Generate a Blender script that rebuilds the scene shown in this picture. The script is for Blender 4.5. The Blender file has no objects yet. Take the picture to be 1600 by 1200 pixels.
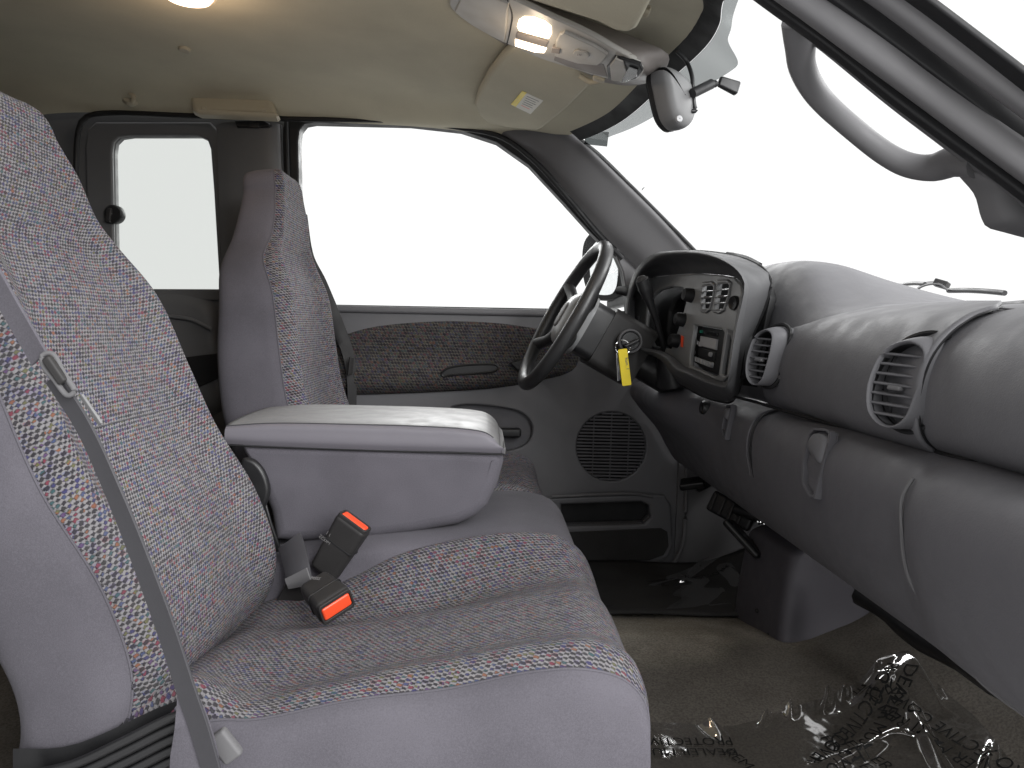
import bpy, bmesh, math, random
import numpy as np
from mathutils import Vector, Matrix
random.seed(7)
S = bpy.context.scene
# ---------------------------------------------------------------- camera
cam = bpy.data.cameras.new('camera')
cam.sensor_width = 36; cam.lens = 27.45; cam.clip_start = .05; cam.clip_end = 200
camo = bpy.data.objects.new('camera', cam); S.collection.objects.link(camo)
_r, _u, _b, _p = [(0.9992, -0.0295, 0.0261), (-0.0239, 0.0743, 0.9969), (-0.0313, -0.9968, 0.0736), (0.0, -1.5, 0.72)]
camo.matrix_world = Matrix(((_r[0], _u[0], _b[0], _p[0]), (_r[1], _u[1], _b[1], _p[1]), (_r[2], _u[2], _b[2], _p[2]), (0, 0, 0, 1)))
S.camera = camo
# ---------------------------------------------------------------- white photo booth world, added fill lamps
S.view_settings.view_transform = 'Standard'
try: S.view_settings.look = 'None'
except Exception: pass
S.view_settings.exposure = 0.0; S.view_settings.gamma = 1.0
W = bpy.data.worlds.new('World'); S.world = W; W.use_nodes = True
W.node_tree.nodes['Background'].inputs[0].default_value = (1.0, 1.0, 1.0, 1)
W.node_tree.nodes['Background'].inputs[1].default_value = 1.12
def area(name, loc, target, size, power, col=(1, 1, 1)):
    l = bpy.data.lights.new(name, 'AREA'); l.energy = power; l.size = size; l.color = col
    o = bpy.data.objects.new(name, l); S.collection.objects.link(o); o.location = loc
    o.rotation_euler = (Vector(target) - Vector(loc)).to_track_quat('-Z', 'Y').to_euler()
    return o
area('fill_lamp_front', (3.6, .4, 2.5), (.2, 0, .8), 2.6, 175)  # unseen fill lamp, added to bring more light in through the windshield
area('fill_lamp_passenger_side', (1.9, -3.4, 2.1), (.45, .1, .15), 2.2, 230)  # unseen fill lamp, added to brighten the floor and dash
area('fill_lamp_driver_side', (.6, 4.2, 2.4), (0, 0, .7), 2.6, 170)  # unseen fill lamp, added for more light through the driver windows
S.cycles.max_bounces = 10; S.cycles.diffuse_bounces = 5; S.cycles.glossy_bounces = 4
S.cycles.transparent_max_bounces = 16; S.cycles.transmission_bounces = 6
S.cycles.caustics_reflective = False; S.cycles.caustics_refractive = False
S.cycles.use_denoising = True
FR = {
 'door': ((0.0, 0.76, 0.0), (1.0, 0.0, 0.0), (0.0, 0.0, 1.0), (0.0, -1.0, 0.0)),
 'rear': ((0.0, 0.78, 0.0), (1.0, 0.0, 0.0), (0.0, 0.0, 1.0), (0.0, -1.0, 0.0)),
 'arm': ((0.0, -0.15, 0.0), (1.0, 0.0, 0.0), (0.0, 0.0, 1.0), (0.0, -1.0, 0.0)),
 'bez': ((0.475, -0.02, 0.7), (0.1701, -0.9854, 0.0), (0.1265, 0.0218, 0.9917), (-0.9773, -0.1687, 0.1283)),
 'con': ((0.0901, 0.0, 1.2579), (0.9429, 0.0, -0.333), (0.0, -1.0, 0.0), (-0.333, -0.0, -0.9429)),
 'vis': ((0.0967, 0.3, 1.2601), (0.9785, 0.0, -0.206), (0.0123, -0.9982, 0.0585), (-0.2056, -0.0598, -0.9768)),
 'mir': ((0.36, 1.12, 0.75), (0.5822, -0.8131, 0.0), (0.0, 0.0, 1.0), (-0.8131, -0.5822, 0.0)),
 'rvm': ((0.3517, 0.02, 1.1676), (0.8645, 0.5026, 0.0), (0.0, 0.0, 1.0), (0.5026, -0.8645, 0.0)),
 'gh': ((0.4, -0.64, 0.8), (1.0, 0.0, 0.0), (0.0, 0.0, 1.0), (0.0, -1.0, 0.0)),
}
# ---------------------------------------------------------------- node helper + materials
class NT:
    def __init__(s, name):
        s.m = bpy.data.materials.new(name); s.m.use_nodes = True
        s.t = s.m.node_tree; s.n = s.t.nodes; s.p = s.n['Principled BSDF']
    def node(s, typ, ins=None, **kw):
        n = s.n.new(typ)
        for k, v in kw.items(): setattr(n, k, v)
        for k, v in (ins or {}).items(): s.put(n.inputs[k], v)
        return n
    def put(s, sock, v):
        if isinstance(v, bpy.types.NodeSocket): s.t.links.new(v, sock)
        else: sock.default_value = v
    def math(s, op, a, b=0.0, c=None):
        n = s.node('ShaderNodeMath', {0: a, 1: b}, operation=op)
        if c is not None: s.put(n.inputs[2], c)
        return n.outputs[0]
    def noise(s, scale, detail=2, vec=None, rough=.5):
        n = s.node('ShaderNodeTexNoise', {'Scale': scale, 'Detail': detail, 'Roughness': rough})
        s.put(n.inputs['Vector'], vec if vec is not None else s.obj())
        return n.outputs['Fac']
    def obj(s): return s.node('ShaderNodeTexCoord').outputs['Object']
    def uv(s): return s.node('ShaderNodeTexCoord').outputs['UV']
    def ramp(s, fac, stops, interp='LINEAR'):
        n = s.node('ShaderNodeValToRGB', {0: fac}); r = n.color_ramp; r.interpolation = interp
        while len(r.elements) < len(stops): r.elements.new(.5)
        for e, (p, c) in zip(r.elements, stops):
            e.position = p; e.color = (*c, 1) if len(c) == 3 else c
        return n.outputs[0]
    def mix(s, f, a, b, mode='MIX'):
        n = s.node('ShaderNodeMix', data_type='RGBA', blend_type=mode)
        s.put(n.inputs[0], f); s.put(n.inputs[6], a); s.put(n.inputs[7], b)
        return n.outputs[2]
    def maprange(s, v, a, b, c=0., d=1.):
        return s.node('ShaderNodeMapRange', {0: v, 1: a, 2: b, 3: c, 4: d}, interpolation_type='SMOOTHSTEP').outputs[0]
    def bump(s, h, strength=.3, dist=.001):
        n = s.node('ShaderNodeBump', {'Height': h, 'Strength': strength, 'Distance': dist})
        s.put(s.p.inputs['Normal'], n.outputs[0])
    def set(s, **kw):
        for k, v in kw.items(): s.put(s.p.inputs[k.replace('_', ' ')], v)
        return s
def c4(c): return (*c, 1)
def plastic(name, col, rough=.5, grain=900, bump=.25, var=.12, spec=.4, dist=.0006):
    t = NT(name)
    f = t.noise(9, 4); f2 = t.noise(70, 2)
    lo = tuple(v * (1 - var) for v in col); hi = tuple(min(1, v * (1 + var)) for v in col)
    t.set(Base_Color=t.mix(t.math('ADD', t.math('MULTIPLY', f, .75), t.math('MULTIPLY', f2, .25)), c4(lo), c4(hi)),
          Roughness=t.maprange(t.noise(25, 3), .3, .7, rough - .06, rough + .08))
    t.p.inputs['Specular IOR Level'].default_value = spec
    v = t.node('ShaderNodeTexVoronoi', {'Scale': grain}); t.put(v.inputs['Vector'], t.obj())
    t.bump(t.math('ADD', t.math('MULTIPLY', v.outputs[0], .6), t.noise(grain * .35, 2)), bump * .6, dist)
    return t.m
def fabric(name, col, rough=.92, var=.16, scale=1300, sheen=.05):
    t = NT(name)
    f = t.math('ADD', t.math('MULTIPLY', t.noise(7, 4), .6), t.math('MULTIPLY', t.noise(scale * .4, 2), .4))
    lo = tuple(v * (1 - var) for v in col); hi = tuple(min(1, v * (1 + var)) for v in col)
    t.set(Base_Color=t.mix(t.maprange(f, .3, .7), c4(lo), c4(hi)), Roughness=rough)
    t.p.inputs['Sheen Weight'].default_value = sheen; t.p.inputs['Specular IOR Level'].default_value = .15
    t.bump(t.math('ADD', t.noise(scale, 2), t.math('MULTIPLY', t.noise(18, 2), 3.0)), .35, .0012)
    return t.m
def woven(name, cx=.0068, cy=.0055, light=(.225, .217, .226), bright=1.0, hue=1.0, spotscale=1.0):
    t = NT(name)
    sep = t.node('ShaderNodeSeparateXYZ', {0: t.uv()})
    wob = t.math('ADD', t.math('MULTIPLY', t.math('SUBTRACT', t.noise(60, 2), .5), .35), t.math('MULTIPLY', t.math('SUBTRACT', t.noise(420, 1), .5), .55))
    wob2 = t.math('MULTIPLY', t.math('SUBTRACT', t.noise(380, 1, t.uv()), .5), .6)
    x = t.math('ADD', t.math('DIVIDE', sep.outputs[0], cx), wob)
    y = t.math('ADD', t.math('DIVIDE', sep.outputs[1], cy), wob2)
    row = t.math('FLOOR', y)
    x2 = t.math('ADD', x, t.math('MULTIPLY', t.math('FLOORED_MODULO', row, 2.0), .5))
    ix = t.math('FLOOR', x2)
    fx = t.math('SUBTRACT', t.math('SUBTRACT', x2, ix), .5)
    fy = t.math('SUBTRACT', t.math('SUBTRACT', y, row), .5)
    cell = t.node('ShaderNodeCombineXYZ', {0: ix, 1: row, 2: 0.0}).outputs[0]
    wn = t.node('ShaderNodeTexWhiteNoise', noise_dimensions='2D'); t.put(wn.inputs['Vector'], cell)
    cell2 = t.node('ShaderNodeCombineXYZ', {0: t.math('ADD', ix, 31.7), 1: t.math('ADD', row, 7.3), 2: 0.0}).outputs[0]
    wn2 = t.node('ShaderNodeTexWhiteNoise', noise_dimensions='2D'); t.put(wn2.inputs['Vector'], cell2)
    # slanted dark eyelet of the weave
    sx = t.math('ADD', fx, t.math('MULTIPLY', fy, .35))
    d = t.math('MULTIPLY', t.math('ADD', t.math('ABSOLUTE', sx), t.math('ABSOLUTE', t.math('MULTIPLY', fy, 1.05))), .80)
    size = t.math('ADD', .31 * spotscale, t.math('MULTIPLY', wn2.outputs[0], .14))
    spot = t.maprange(t.math('SUBTRACT', size, d), -.06, .10)
    patch = t.noise(16, 2)
    sel = t.math('FRACT', t.math('ADD', wn.outputs[0], t.math('MULTIPLY', patch, .55)))
    k = .9 * hue
    def hc(r, g, b): 
        m = .05
        return (m + (r - m) * k, m + (g - m) * k, m + (b - m) * k)
    spotcol = t.ramp(sel, [(0, (.020, .018, .024)), (.22, hc(.035, .035, .12)), (.33, (.03, .028, .034)), (.45, hc(.19, .03, .055)),
                           (.54, (.026, .024, .03)), (.64, hc(.05, .07, .16)), (.71, hc(.03, .09, .10)), (.77, (.03, .03, .03)),
                           (.86, hc(.24, .09, .045)), (.91, hc(.12, .12, .045)), (.95, hc(.10, .05, .14))], 'CONSTANT')
    thr = t.ramp(wn2.outputs[0], [(0, light), (.42, tuple(v * .82 for v in light)), (.62, (light[0] * 1.08, light[1] * 1.04, light[2] * 1.0)),
                                  (.78, (light[0] * .84, light[1] * .80, light[2] * 1.02)), (.88, (light[0] * 1.0, light[1] * .66, light[2] * .70)), (.94, (light[0] * .72, light[1] * .78, light[2] * 1.02))], 'CONSTANT')
    fuzz = t.noise(2600, 2)
    thr = t.mix(t.maprange(fuzz, .3, .7, 0., .5), thr, c4(tuple(v * .6 for v in light)))
    thr = t.mix(t.maprange(t.math('SUBTRACT', d, size), -.02, .22, .55, 0.), thr, (.02, .018, .02, 1))  # thread shading painted into the colour, darker next to each eyelet
    wear = t.maprange(t.noise(5, 3), .35, .7, .78, 1.0)
    t.set(Base_Color=t.mix(t.math('MULTIPLY', spot, t.math('MULTIPLY', wear, .80)), thr, spotcol), Roughness=.95)
    t.p.inputs['Sheen Weight'].default_value = .04; t.p.inputs['Specular IOR Level'].default_value = .1
    t.bump(t.math('ADD', t.math('MULTIPLY', spot, -1.0), t.math('MULTIPLY', fuzz, .35)), .9, .0022)
    return t.m
def simple(name, col, rough=.5, metal=0., spec=.5):
    t = NT(name); f = t.noise(60, 3)
    t.set(Base_Color=t.mix(f, c4(tuple(v * .9 for v in col)), c4(tuple(min(1, v * 1.1) for v in col))), Roughness=t.maprange(t.noise(40, 2), .3, .7, max(.02, rough - .05), rough + .05), Metallic=metal)
    t.p.inputs['Specular IOR Level'].default_value = spec
    return t.m
def glassy(name, tint=(1, 1, 1), refl=.05, rough=.02):
    t = NT(name); n = t.n
    tr = t.node('ShaderNodeBsdfTransparent', {0: c4(tint)}); gl = t.node('ShaderNodeBsdfGlossy', {0: (1, 1, 1, 1), 'Roughness': rough})
    lw = t.node('ShaderNodeLayerWeight', {0: .35})
    mx = t.node('ShaderNodeMixShader'); t.put(mx.inputs[0], t.math('MULTIPLY', lw.outputs['Fresnel'], refl * 10 if refl * 10 < 1 else 1.))
    t.t.links.new(tr.outputs[0], mx.inputs[1]); t.t.links.new(gl.outputs[0], mx.inputs[2])
    t.t.links.new(mx.outputs[0], n['Material Output'].inputs['Surface'])
    return t.m
def lit(name, col, power):
    t = NT(name); t.set(Base_Color=c4((.8, .75, .7)), Roughness=.3)
    f = t.noise(30, 2)
    t.put(t.p.inputs['Emission Color'], t.mix(f, c4(col), c4(tuple(v * .92 for v in col)))); t.p.inputs['Emission Strength'].default_value = power
    return t.m
M = dict(
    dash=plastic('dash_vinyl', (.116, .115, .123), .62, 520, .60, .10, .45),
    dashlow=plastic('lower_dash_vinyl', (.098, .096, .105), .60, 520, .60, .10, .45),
    bezel=plastic('bezel_plastic', (.20, .203, .207), .34, 1200, .12, .10, .5),
    hood=plastic('instrument_hood_vinyl', (.066, .066, .069), .70, 700, .2, .10, .22),
    boxp=plastic('tunnel_box_plastic', (.064, .060, .069), .6, 700, .25, .08, .3),
    beltd=plastic('dark_belt_webbing', (.022, .021, .022), .6, 1500, .4, .15, .3),
    mirrorback=plastic('mirror_housing_plastic', (.17, .17, .172), .45, 700, .15, .08, .4),
    floormat=fabric('dark_door_carpet', (.040, .039, .039), .98, .2, 900, 0.),
    trim=plastic('pillar_trim_plastic', (.118, .116, .120), .58, 900, .15, .08, .28),
    trim2=plastic('rear_trim_plastic', (.105, .105, .108), .5, 900, .15, .08, .35),
    door=plastic('door_vinyl', (.119, .118, .125), .48, 700, .25, .10, .4),
    black=plastic('black_plastic', (.014, .014, .015), .38, 900, .15, .15, .4),
    rubber=plastic('black_rubber_seal', (.012, .012, .013), .55, 400, .1, .2, .3),
    wheel=plastic('wheel_leather', (.018, .018, .019), .42, 900, .12, .2, .5),
    belt=plastic('belt_webbing', (.046, .045, .050), .6, 1500, .4, .15, .3),
    console=plastic('console_plastic', (.36, .345, .32), .42, 900, .15, .06, .4),
    mauve=plastic('console_side_plastic', (.20, .18, .17), .5, 900, .15, .06, .3),
    head=fabric('headliner_felt', (.49, .455, .350), .95, .08, 1500, .1),
    tan=plastic('tan_trim_plastic', (.40, .36, .275), .5, 900, .1, .06, .35),
    plain=fabric('plain_seat_cloth', (.094, .089, .103), .9, .2, 1500, .05),
    woven=woven('woven_seat_cloth'),
    wovend=woven('woven_door_cloth', .0085, .0085, (.105, .098, .088), 1., .38, 1.15),
    vinyl=plastic('armrest_side_vinyl', (.138, .131, .149), .55, 700, .2, .06, .4),
    leather=plastic('armrest_vinyl', (.165, .163, .166), .46, 160, .05, .06, .5),
    carpet=None,
    red=simple('red_button_plastic', (.75, .075, .025), .38),
    chrome=simple('chrome', (.75, .75, .75), .12, 1.0),
    yellow=simple('yellow_tag_plastic', (.80, .62, .01), .45),
    white=simple('printed_paper', (.75, .73, .66), .6),
    grey=simple('light_grey_plastic', (.35, .35, .36), .45),
    midgrey=simple('worn_dark_plastic', (.025, .024, .024), .5, 0, .3),
    ink=simple('black_ink', (.01, .01, .01), .7, 0, .1),
    greyink=simple('grey_ink', (.16, .155, .155), .7, 0, .1),
    cyan=simple('cyan_plastic', (.05, .5, .7), .4),
    screen=simple('dark_cluster_lens', (.006, .006, .007), .12),
    glass=glassy('clear_glass', (.985, .99, .987), .006),
    tint=glassy('tinted_glass', (.815, .828, .815), .006),
    shade=glassy('dotted_shade_glass', (.33, .345, .345), .006, .2),
    film=None,
    mirror=simple('mirror_glass', (.85, .87, .88), .03, 1.0),
    lampw=lit('lamp_lens_warm', (1.0, .80, .55), 5.0),
    lampd=lit('dome_lens_warm', (1.0, .72, .52), 2.6),
    booth=simple('booth_floor_paint', (.55, .55, .55), .6),
)
def make_carpet():
    t = NT('cabin_carpet')
    f = t.noise(6, 5); g = t.noise(240, 3, rough=.7)
    sep = t.node('ShaderNodeSeparateXYZ', {0: t.obj()})
    # the worn, dusty tan patch trodden into the middle of the floor; clean carpet is dark grey
    dx = t.math('SUBTRACT', sep.outputs[0], .22); dy = t.math('SUBTRACT', sep.outputs[1], .13)
    dd = t.math('SQRT', t.math('ADD', t.math('POWER', t.math('MULTIPLY', dx, 2.0), 2.), t.math('POWER', t.math('MULTIPLY', dy, 4.2), 2.)))
    m = t.maprange(t.math('ADD', dd, t.math('MULTIPLY', t.math('SUBTRACT', f, .5), 1.1)), 1.15, .35)
    base = t.mix(t.maprange(f, .3, .7), c4((.105, .095, .083)), c4((.165, .15, .132)))
    tan = t.mix(t.maprange(t.noise(11, 4), .3, .7), c4((.43, .39, .325)), c4((.58, .53, .45)))
    col = t.mix(m, base, tan)
    col = t.mix(t.maprange(g, .35, .7, 0., .5), col, c4((.03, .027, .024)))
    t.set(Base_Color=col, Roughness=1.0); t.p.inputs['Specular IOR Level'].default_value = .05
    t.bump(t.math('ADD', g, t.noise(900, 2)), .9, .003)
    return t.m
M['carpet'] = make_carpet()
def make_film():
    t = NT('clear_plastic_film')
    tr = t.node('ShaderNodeBsdfTransparent', {0: (.975, .975, .975, 1)}); gl = t.node('ShaderNodeBsdfGlossy', {0: (1, 1, 1, 1), 'Roughness': .07})
    lw = t.node('ShaderNodeLayerWeight', {0: .45})
    h = t.noise(16, 2, rough=.5)
    bn = t.node('ShaderNodeBump', {'Height': h, 'Strength': .35, 'Distance': .006})
    t.t.links.new(bn.outputs[0], gl.inputs['Normal'])
    mx = t.node('ShaderNodeMixShader'); t.put(mx.inputs[0], t.math('MULTIPLY', lw.outputs['Fresnel'], .32))
    t.t.links.new(tr.outputs[0], mx.inputs[1]); t.t.links.new(gl.outputs[0], mx.inputs[2])
    t.t.links.new(mx.outputs[0], t.n['Material Output'].inputs['Surface'])
    return t.m
M['film'] = make_film()
# ---------------------------------------------------------------- geometry helpers
def V(p): return np.array(p, float)
def unit(v): v = V(v); return v / np.linalg.norm(v)
def cr(pts, n, closed=False, even=True):
    P = np.array(pts, float); k = len(P)
    if k == 2: return P[0] + (P[1] - P[0]) * np.linspace(0, 1, n)[:, None]
    if closed: Q = np.vstack([P[-1], P, P[0], P[1]])
    else: Q = np.vstack([2 * P[0] - P[1], P, 2 * P[-1] - P[-2]])
    seg = k if closed else k - 1
    out = []; m = 14
    for i in range(seg):
        p0, p1, p2, p3 = Q[i], Q[i + 1], Q[i + 2], Q[i + 3]
        d0, d1, d2 = [max(np.linalg.norm(b - a), 1e-6) ** .5 for a, b in ((p0, p1), (p1, p2), (p2, p3))]
        t1 = ((p1 - p0) / d0 - (p2 - p0) / (d0 + d1) + (p2 - p1) / d1) * d1
        t2 = ((p2 - p1) / d1 - (p3 - p1) / (d1 + d2) + (p3 - p2) / d2) * d1
        for j in range(m):
            s = j / m
            out.append((2 * s**3 - 3 * s**2 + 1) * p1 + (s**3 - 2 * s**2 + s) * t1 + (-2 * s**3 + 3 * s**2) * p2 + (s**3 - s**2) * t2)
    out.append(P[0] if closed else P[-1]); out = np.array(out)
    if even:
        L = np.concatenate([[0], np.cumsum(np.linalg.norm(np.diff(out, axis=0), axis=1))])
    else: L = np.linspace(0, 1, len(out))
    t = np.linspace(0, L[-1], n + 1 if closed else n)
    r = np.stack([np.interp(t, L, out[:, c]) for c in range(out.shape[1])], 1)
    return r[:-1] if closed else r
def loft(curves, nu, nv, closed=False, even=True):
    C = [cr(c, nu, closed, even) for c in curves]
    return np.stack([cr([c[i] for c in C], nv, False, False) for i in range(nu)], 1)      # [nv][nu][3]
def off(parent):
    o = Vector((0, 0, 0))
    while parent is not None: o += parent.location; parent = parent.parent
    return o
def link(name, me, mat, parent=None):
    o = bpy.data.objects.new(name, me); S.collection.objects.link(o)
    if mat is not None: me.materials.clear(); me.materials.append(mat)
    if parent is not None:
        me.transform(Matrix.Translation(-off(parent))); o.parent = parent
    return o
def mesh(name, verts, faces, mat, parent=None, uv=None, sharp=None, smooth=True):
    me = bpy.data.meshes.new(name); me.from_pydata([tuple(map(float, v)) for v in verts], [], faces)
    if uv is not None:
        l = me.uv_layers.new(name='UVMap')
        for lp in me.loops: l.data[lp.index].uv = uv[lp.vertex_index]
    if smooth: me.shade_smooth()
    if sharp: me.set_sharp_from_angle(angle=math.radians(sharp))
    return link(name, me, mat, parent)
def gmesh(name, G, mat, parent=None, cu=False, cv=False, thick=0., flip=False, sharp=None, caps=False):
    G = np.array(G); nv, nu = G.shape[:2]
    du = np.concatenate([np.zeros((nv, 1)), np.cumsum(np.linalg.norm(np.diff(G, axis=1), axis=2), 1)], 1)
    du = du - du[:, nu // 2:nu // 2 + 1]
    dv = np.concatenate([np.zeros((1, nu)), np.cumsum(np.linalg.norm(np.diff(G, axis=0), axis=2), 0)], 0).mean(1)
    uv = [(du[j, i], dv[j]) for j in range(nv) for i in range(nu)]
    F = []
    for j in range(nv if cv else nv - 1):
        for i in range(nu if cu else nu - 1):
            q = (j * nu + i, j * nu + (i + 1) % nu, ((j + 1) % nv) * nu + (i + 1) % nu, ((j + 1) % nv) * nu + i)
            F.append(q[::-1] if flip else q)
    if caps:
        F.append(tuple(range(nu))[::-1] if not flip else tuple(range(nu)))
        F.append(tuple((nv - 1) * nu + i for i in range(nu)) if not flip else tuple((nv - 1) * nu + i for i in range(nu))[::-1])
    o = mesh(name, G.reshape(-1, 3), F, mat, parent, uv, sharp)
    if thick:
        m = o.modifiers.new('thickness', 'SOLIDIFY'); m.thickness = thick; m.offset = -1
    return o
def tube(name, path, r, mat, parent=None, n=10, res=None, closed=False, up=(0, 0, 1), prof=None, caps=True, tw=None):
    P = cr(path, res or max(2, len(path) * 6), closed) if len(path) > 2 else cr(path, 2)
    k = len(P); rr = r if hasattr(r, '__len__') else [r, r]
    R = np.interp(np.linspace(0, 1, k), np.linspace(0, 1, len(rr)), rr)
    if prof is None: prof = [(math.cos(a), math.sin(a)) for a in np.linspace(0, 2 * math.pi, n, endpoint=False)]
    G = []
    for i in range(k):
        t = unit(P[(i + 1) % k] - P[i - 1]) if closed else unit(P[min(i + 1, k - 1)] - P[max(i - 1, 0)])
        u = V(up) if not callable(up) else V(up(i / (k - 1)))
        s = unit(np.cross(t, u)); b = np.cross(s, t)
        G.append([P[i] + (s * a + b * c) * R[i] for a, c in prof])
    return gmesh(name, G, mat, parent, cu=True, cv=closed, caps=caps and not closed, sharp=50)
def rprof(w, h, r, n=4):        # rounded rectangle profile (half sizes w, h)
    o = []
    for cx, cy, a0 in ((w - r, h - r, 0), (-w + r, h - r, 90), (-w + r, -h + r, 180), (w - r, -h + r, 270)):
        for k in range(n + 1):
            a = math.radians(a0 + 90 * k / n); o.append((cx + r * math.cos(a), cy + r * math.sin(a)))
    return o
def fmat(fr, z=0.):
    o, ax, ay, az = [Vector(v) for v in (FR[fr] if isinstance(fr, str) else fr)]
    o = o + az * z
    return Matrix(((ax.x, ay.x, az.x, o.x), (ax.y, ay.y, az.y, o.y), (ax.z, ay.z, az.z, o.z), (0, 0, 0, 1)))
def mkframe(o, ax, ay):
    ax = unit(ax); ay = V(ay); ay = unit(ay - ax * (ay @ ax)); return (tuple(o), tuple(ax), tuple(ay), tuple(np.cross(ax, ay)))
def plate(name, outs, fr, z0, z1, mat, parent=None, bevel=.002, seg=2, sm=0):
    """flat panel with real thickness between heights z0 and z1 over a frame; the first outline is the rim, the rest are holes"""
    cu = bpy.data.curves.new(name, 'CURVE'); cu.dimensions = '2D'; cu.fill_mode = 'BOTH'
    th = z1 - z0; bevel = min(bevel, th * .49)
    cu.extrude = th / 2 - bevel; cu.bevel_depth = bevel; cu.bevel_resolution = seg; cu.offset = -bevel
    for pts in outs:
        if sm: pts = cr(pts, sm, True)
        s = cu.splines.new('POLY'); s.points.add(len(pts) - 1); s.use_cyclic_u = True
        for p, q in zip(s.points, pts): p.co = (q[0], q[1], 0, 1)
    ob = bpy.data.objects.new(name, cu); S.collection.objects.link(ob)
    dg = bpy.context.evaluated_depsgraph_get(); me = bpy.data.meshes.new_from_object(ob.evaluated_get(dg))
    bpy.data.objects.remove(ob); bpy.data.curves.remove(cu)
    me.transform(fmat(fr, (z0 + z1) / 2)); me.shade_smooth(); me.set_sharp_from_angle(angle=math.radians(40))
    me.name = name
    o = link(name, me, mat, parent); w = o.modifiers.new('even_shading', 'WEIGHTED_NORMAL'); w.keep_sharp = True
    return o
def pad(name, out, fr, z0, z1, mat, parent=None, n=48, rings=9, power=2.6, fn=None, uvs=1.):
    """pillow: rises from the outline to a rounded top"""
    o = cr(out, n, True); c = o.mean(0); T = fmat(fr)
    vs = []; uv = []
    for k in range(rings):
        s = 1 - k / rings
        for p in o:
            q = c + (p - c) * s; h = z0 + (z1 - z0) * (1 - s ** power) ** (1 / power)
            if fn: h += fn(q[0], q[1]) * (1 - s ** 8)
            vs.append(T @ Vector((q[0], q[1], h))); uv.append((q[0] * uvs, q[1] * uvs))
    vs.append(T @ Vector((c[0], c[1], z1 + (fn(c[0], c[1]) if fn else 0)))); uv.append((c[0] * uvs, c[1] * uvs))
    F = []
    for k in range(rings - 1):
        for i in range(n): F.append((k * n + i, k * n + (i + 1) % n, (k + 1) * n + (i + 1) % n, (k + 1) * n + i))
    for i in range(n): F.append(((rings - 1) * n + i, (rings - 1) * n + (i + 1) % n, rings * n))
    return mesh(name, vs, F, mat, parent, uv)
def rrect(cx, cy, w, h, r, n=4): return [(cx + a, cy + b) for a, b in rprof(w / 2, h / 2, min(r, w / 2 - 1e-4, h / 2 - 1e-4), n)]
def ell(cx, cy, a, b, n=28): return [(cx + a * math.cos(t), cy + b * math.sin(t)) for t in np.linspace(0, 2 * math.pi, n, endpoint=False)]
def obox(name, c, e1, e2, dims, r, mat, parent=None, seg=3, taper=1.):
    """rounded block centred at c, length along e1, width along e2, thickness along e1 x e2"""
    bm = bmesh.new(); bmesh.ops.create_cube(bm, size=1)
    for v in bm.verts:
        k = taper if v.co.x < 0 else 1.
        v.co = Vector((v.co.x * dims[0], v.co.y * dims[1] * k, v.co.z * dims[2] * k))
    if r: bmesh.ops.bevel(bm, geom=bm.edges[:], offset=min(r, min(dims) * .48), segments=seg, profile=.5, affect='EDGES')
    me = bpy.data.meshes.new(name); bm.to_mesh(me); bm.free()
    me.transform(fmat(mkframe(c, e1, e2))); me.shade_smooth(); me.set_sharp_from_angle(angle=math.radians(60))
    o = link(name, me, mat, parent); w = o.modifiers.new('even_shading', 'WEIGHTED_NORMAL'); w.keep_sharp = True
    return o
def lathe(name, prof, c, axis, mat, parent=None, n=24):
    ax = unit(axis); s = unit(np.cross(ax, (0, 0, 1) if abs(ax[2]) < .9 else (1, 0, 0))); b = np.cross(ax, s)
    G = [[V(c) + ax * h + (s * math.cos(t) + b * math.sin(t)) * max(r, 1e-4) for t in np.linspace(0, 2 * math.pi, n, endpoint=False)] for r, h in prof]
    return gmesh(name, G, mat, parent, cu=True, sharp=40)
def text(name, body, fr, size, mat, parent=None, z=.0005, sx=1., align='LEFT', depth=.0002):
    cu = bpy.data.curves.new(name, 'FONT'); cu.body = body; cu.size = size; cu.extrude = depth; cu.align_x = align
    ob = bpy.data.objects.new(name, cu); S.collection.objects.link(ob)
    me = bpy.data.meshes.new_from_object(ob.evaluated_get(bpy.context.evaluated_depsgraph_get()))
    bpy.data.objects.remove(ob); bpy.data.curves.remove(cu)
    me.transform(fmat(fr, z) @ Matrix.Diagonal((sx, 1, 1, 1))); me.name = name
    return link(name, me, mat, parent)
def tag(o, label=None, cat=None, group=None, kind=None):
    if label: o['label'] = label
    if cat: o['category'] = cat
    if group: o['group'] = group
    if kind: o['kind'] = kind
    return o
def thing(name, label, cat, loc, group=None):
    o = bpy.data.objects.new(name, None); S.collection.objects.link(o); o.location = loc; o.empty_display_size = .05
    return tag(o, label, cat, group)
# ================================================================ SETTING
def slab(name, verts, faces, mat, **k): return tag(mesh(name, verts, faces, mat, smooth=False), kind='structure', **k)
slab('booth_floor', [(-12, -12, -.55), (12, -12, -.55), (12, 12, -.55), (-12, 12, -.55)], [(0, 1, 2, 3)], M['booth'])
# carpeted cab floor with its low tunnel, rising to the firewall in front
def floor_z(x, y):
    z = .035 + .055 * math.exp(-(y / .24) ** 2)
    if x > .62: z += (x - .62) ** 1.5 * .8
    return z
xs = np.linspace(-1.45, 1.0, 90); ys = np.linspace(-.80, .77, 64)
gmesh('floor', [[(x, y, floor_z(x, y) + .004 * math.sin(9 * x + 4 * y) * math.sin(7 * y - 3 * x)) for x in xs] for y in ys], M['carpet'])['kind'] = 'structure'
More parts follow.
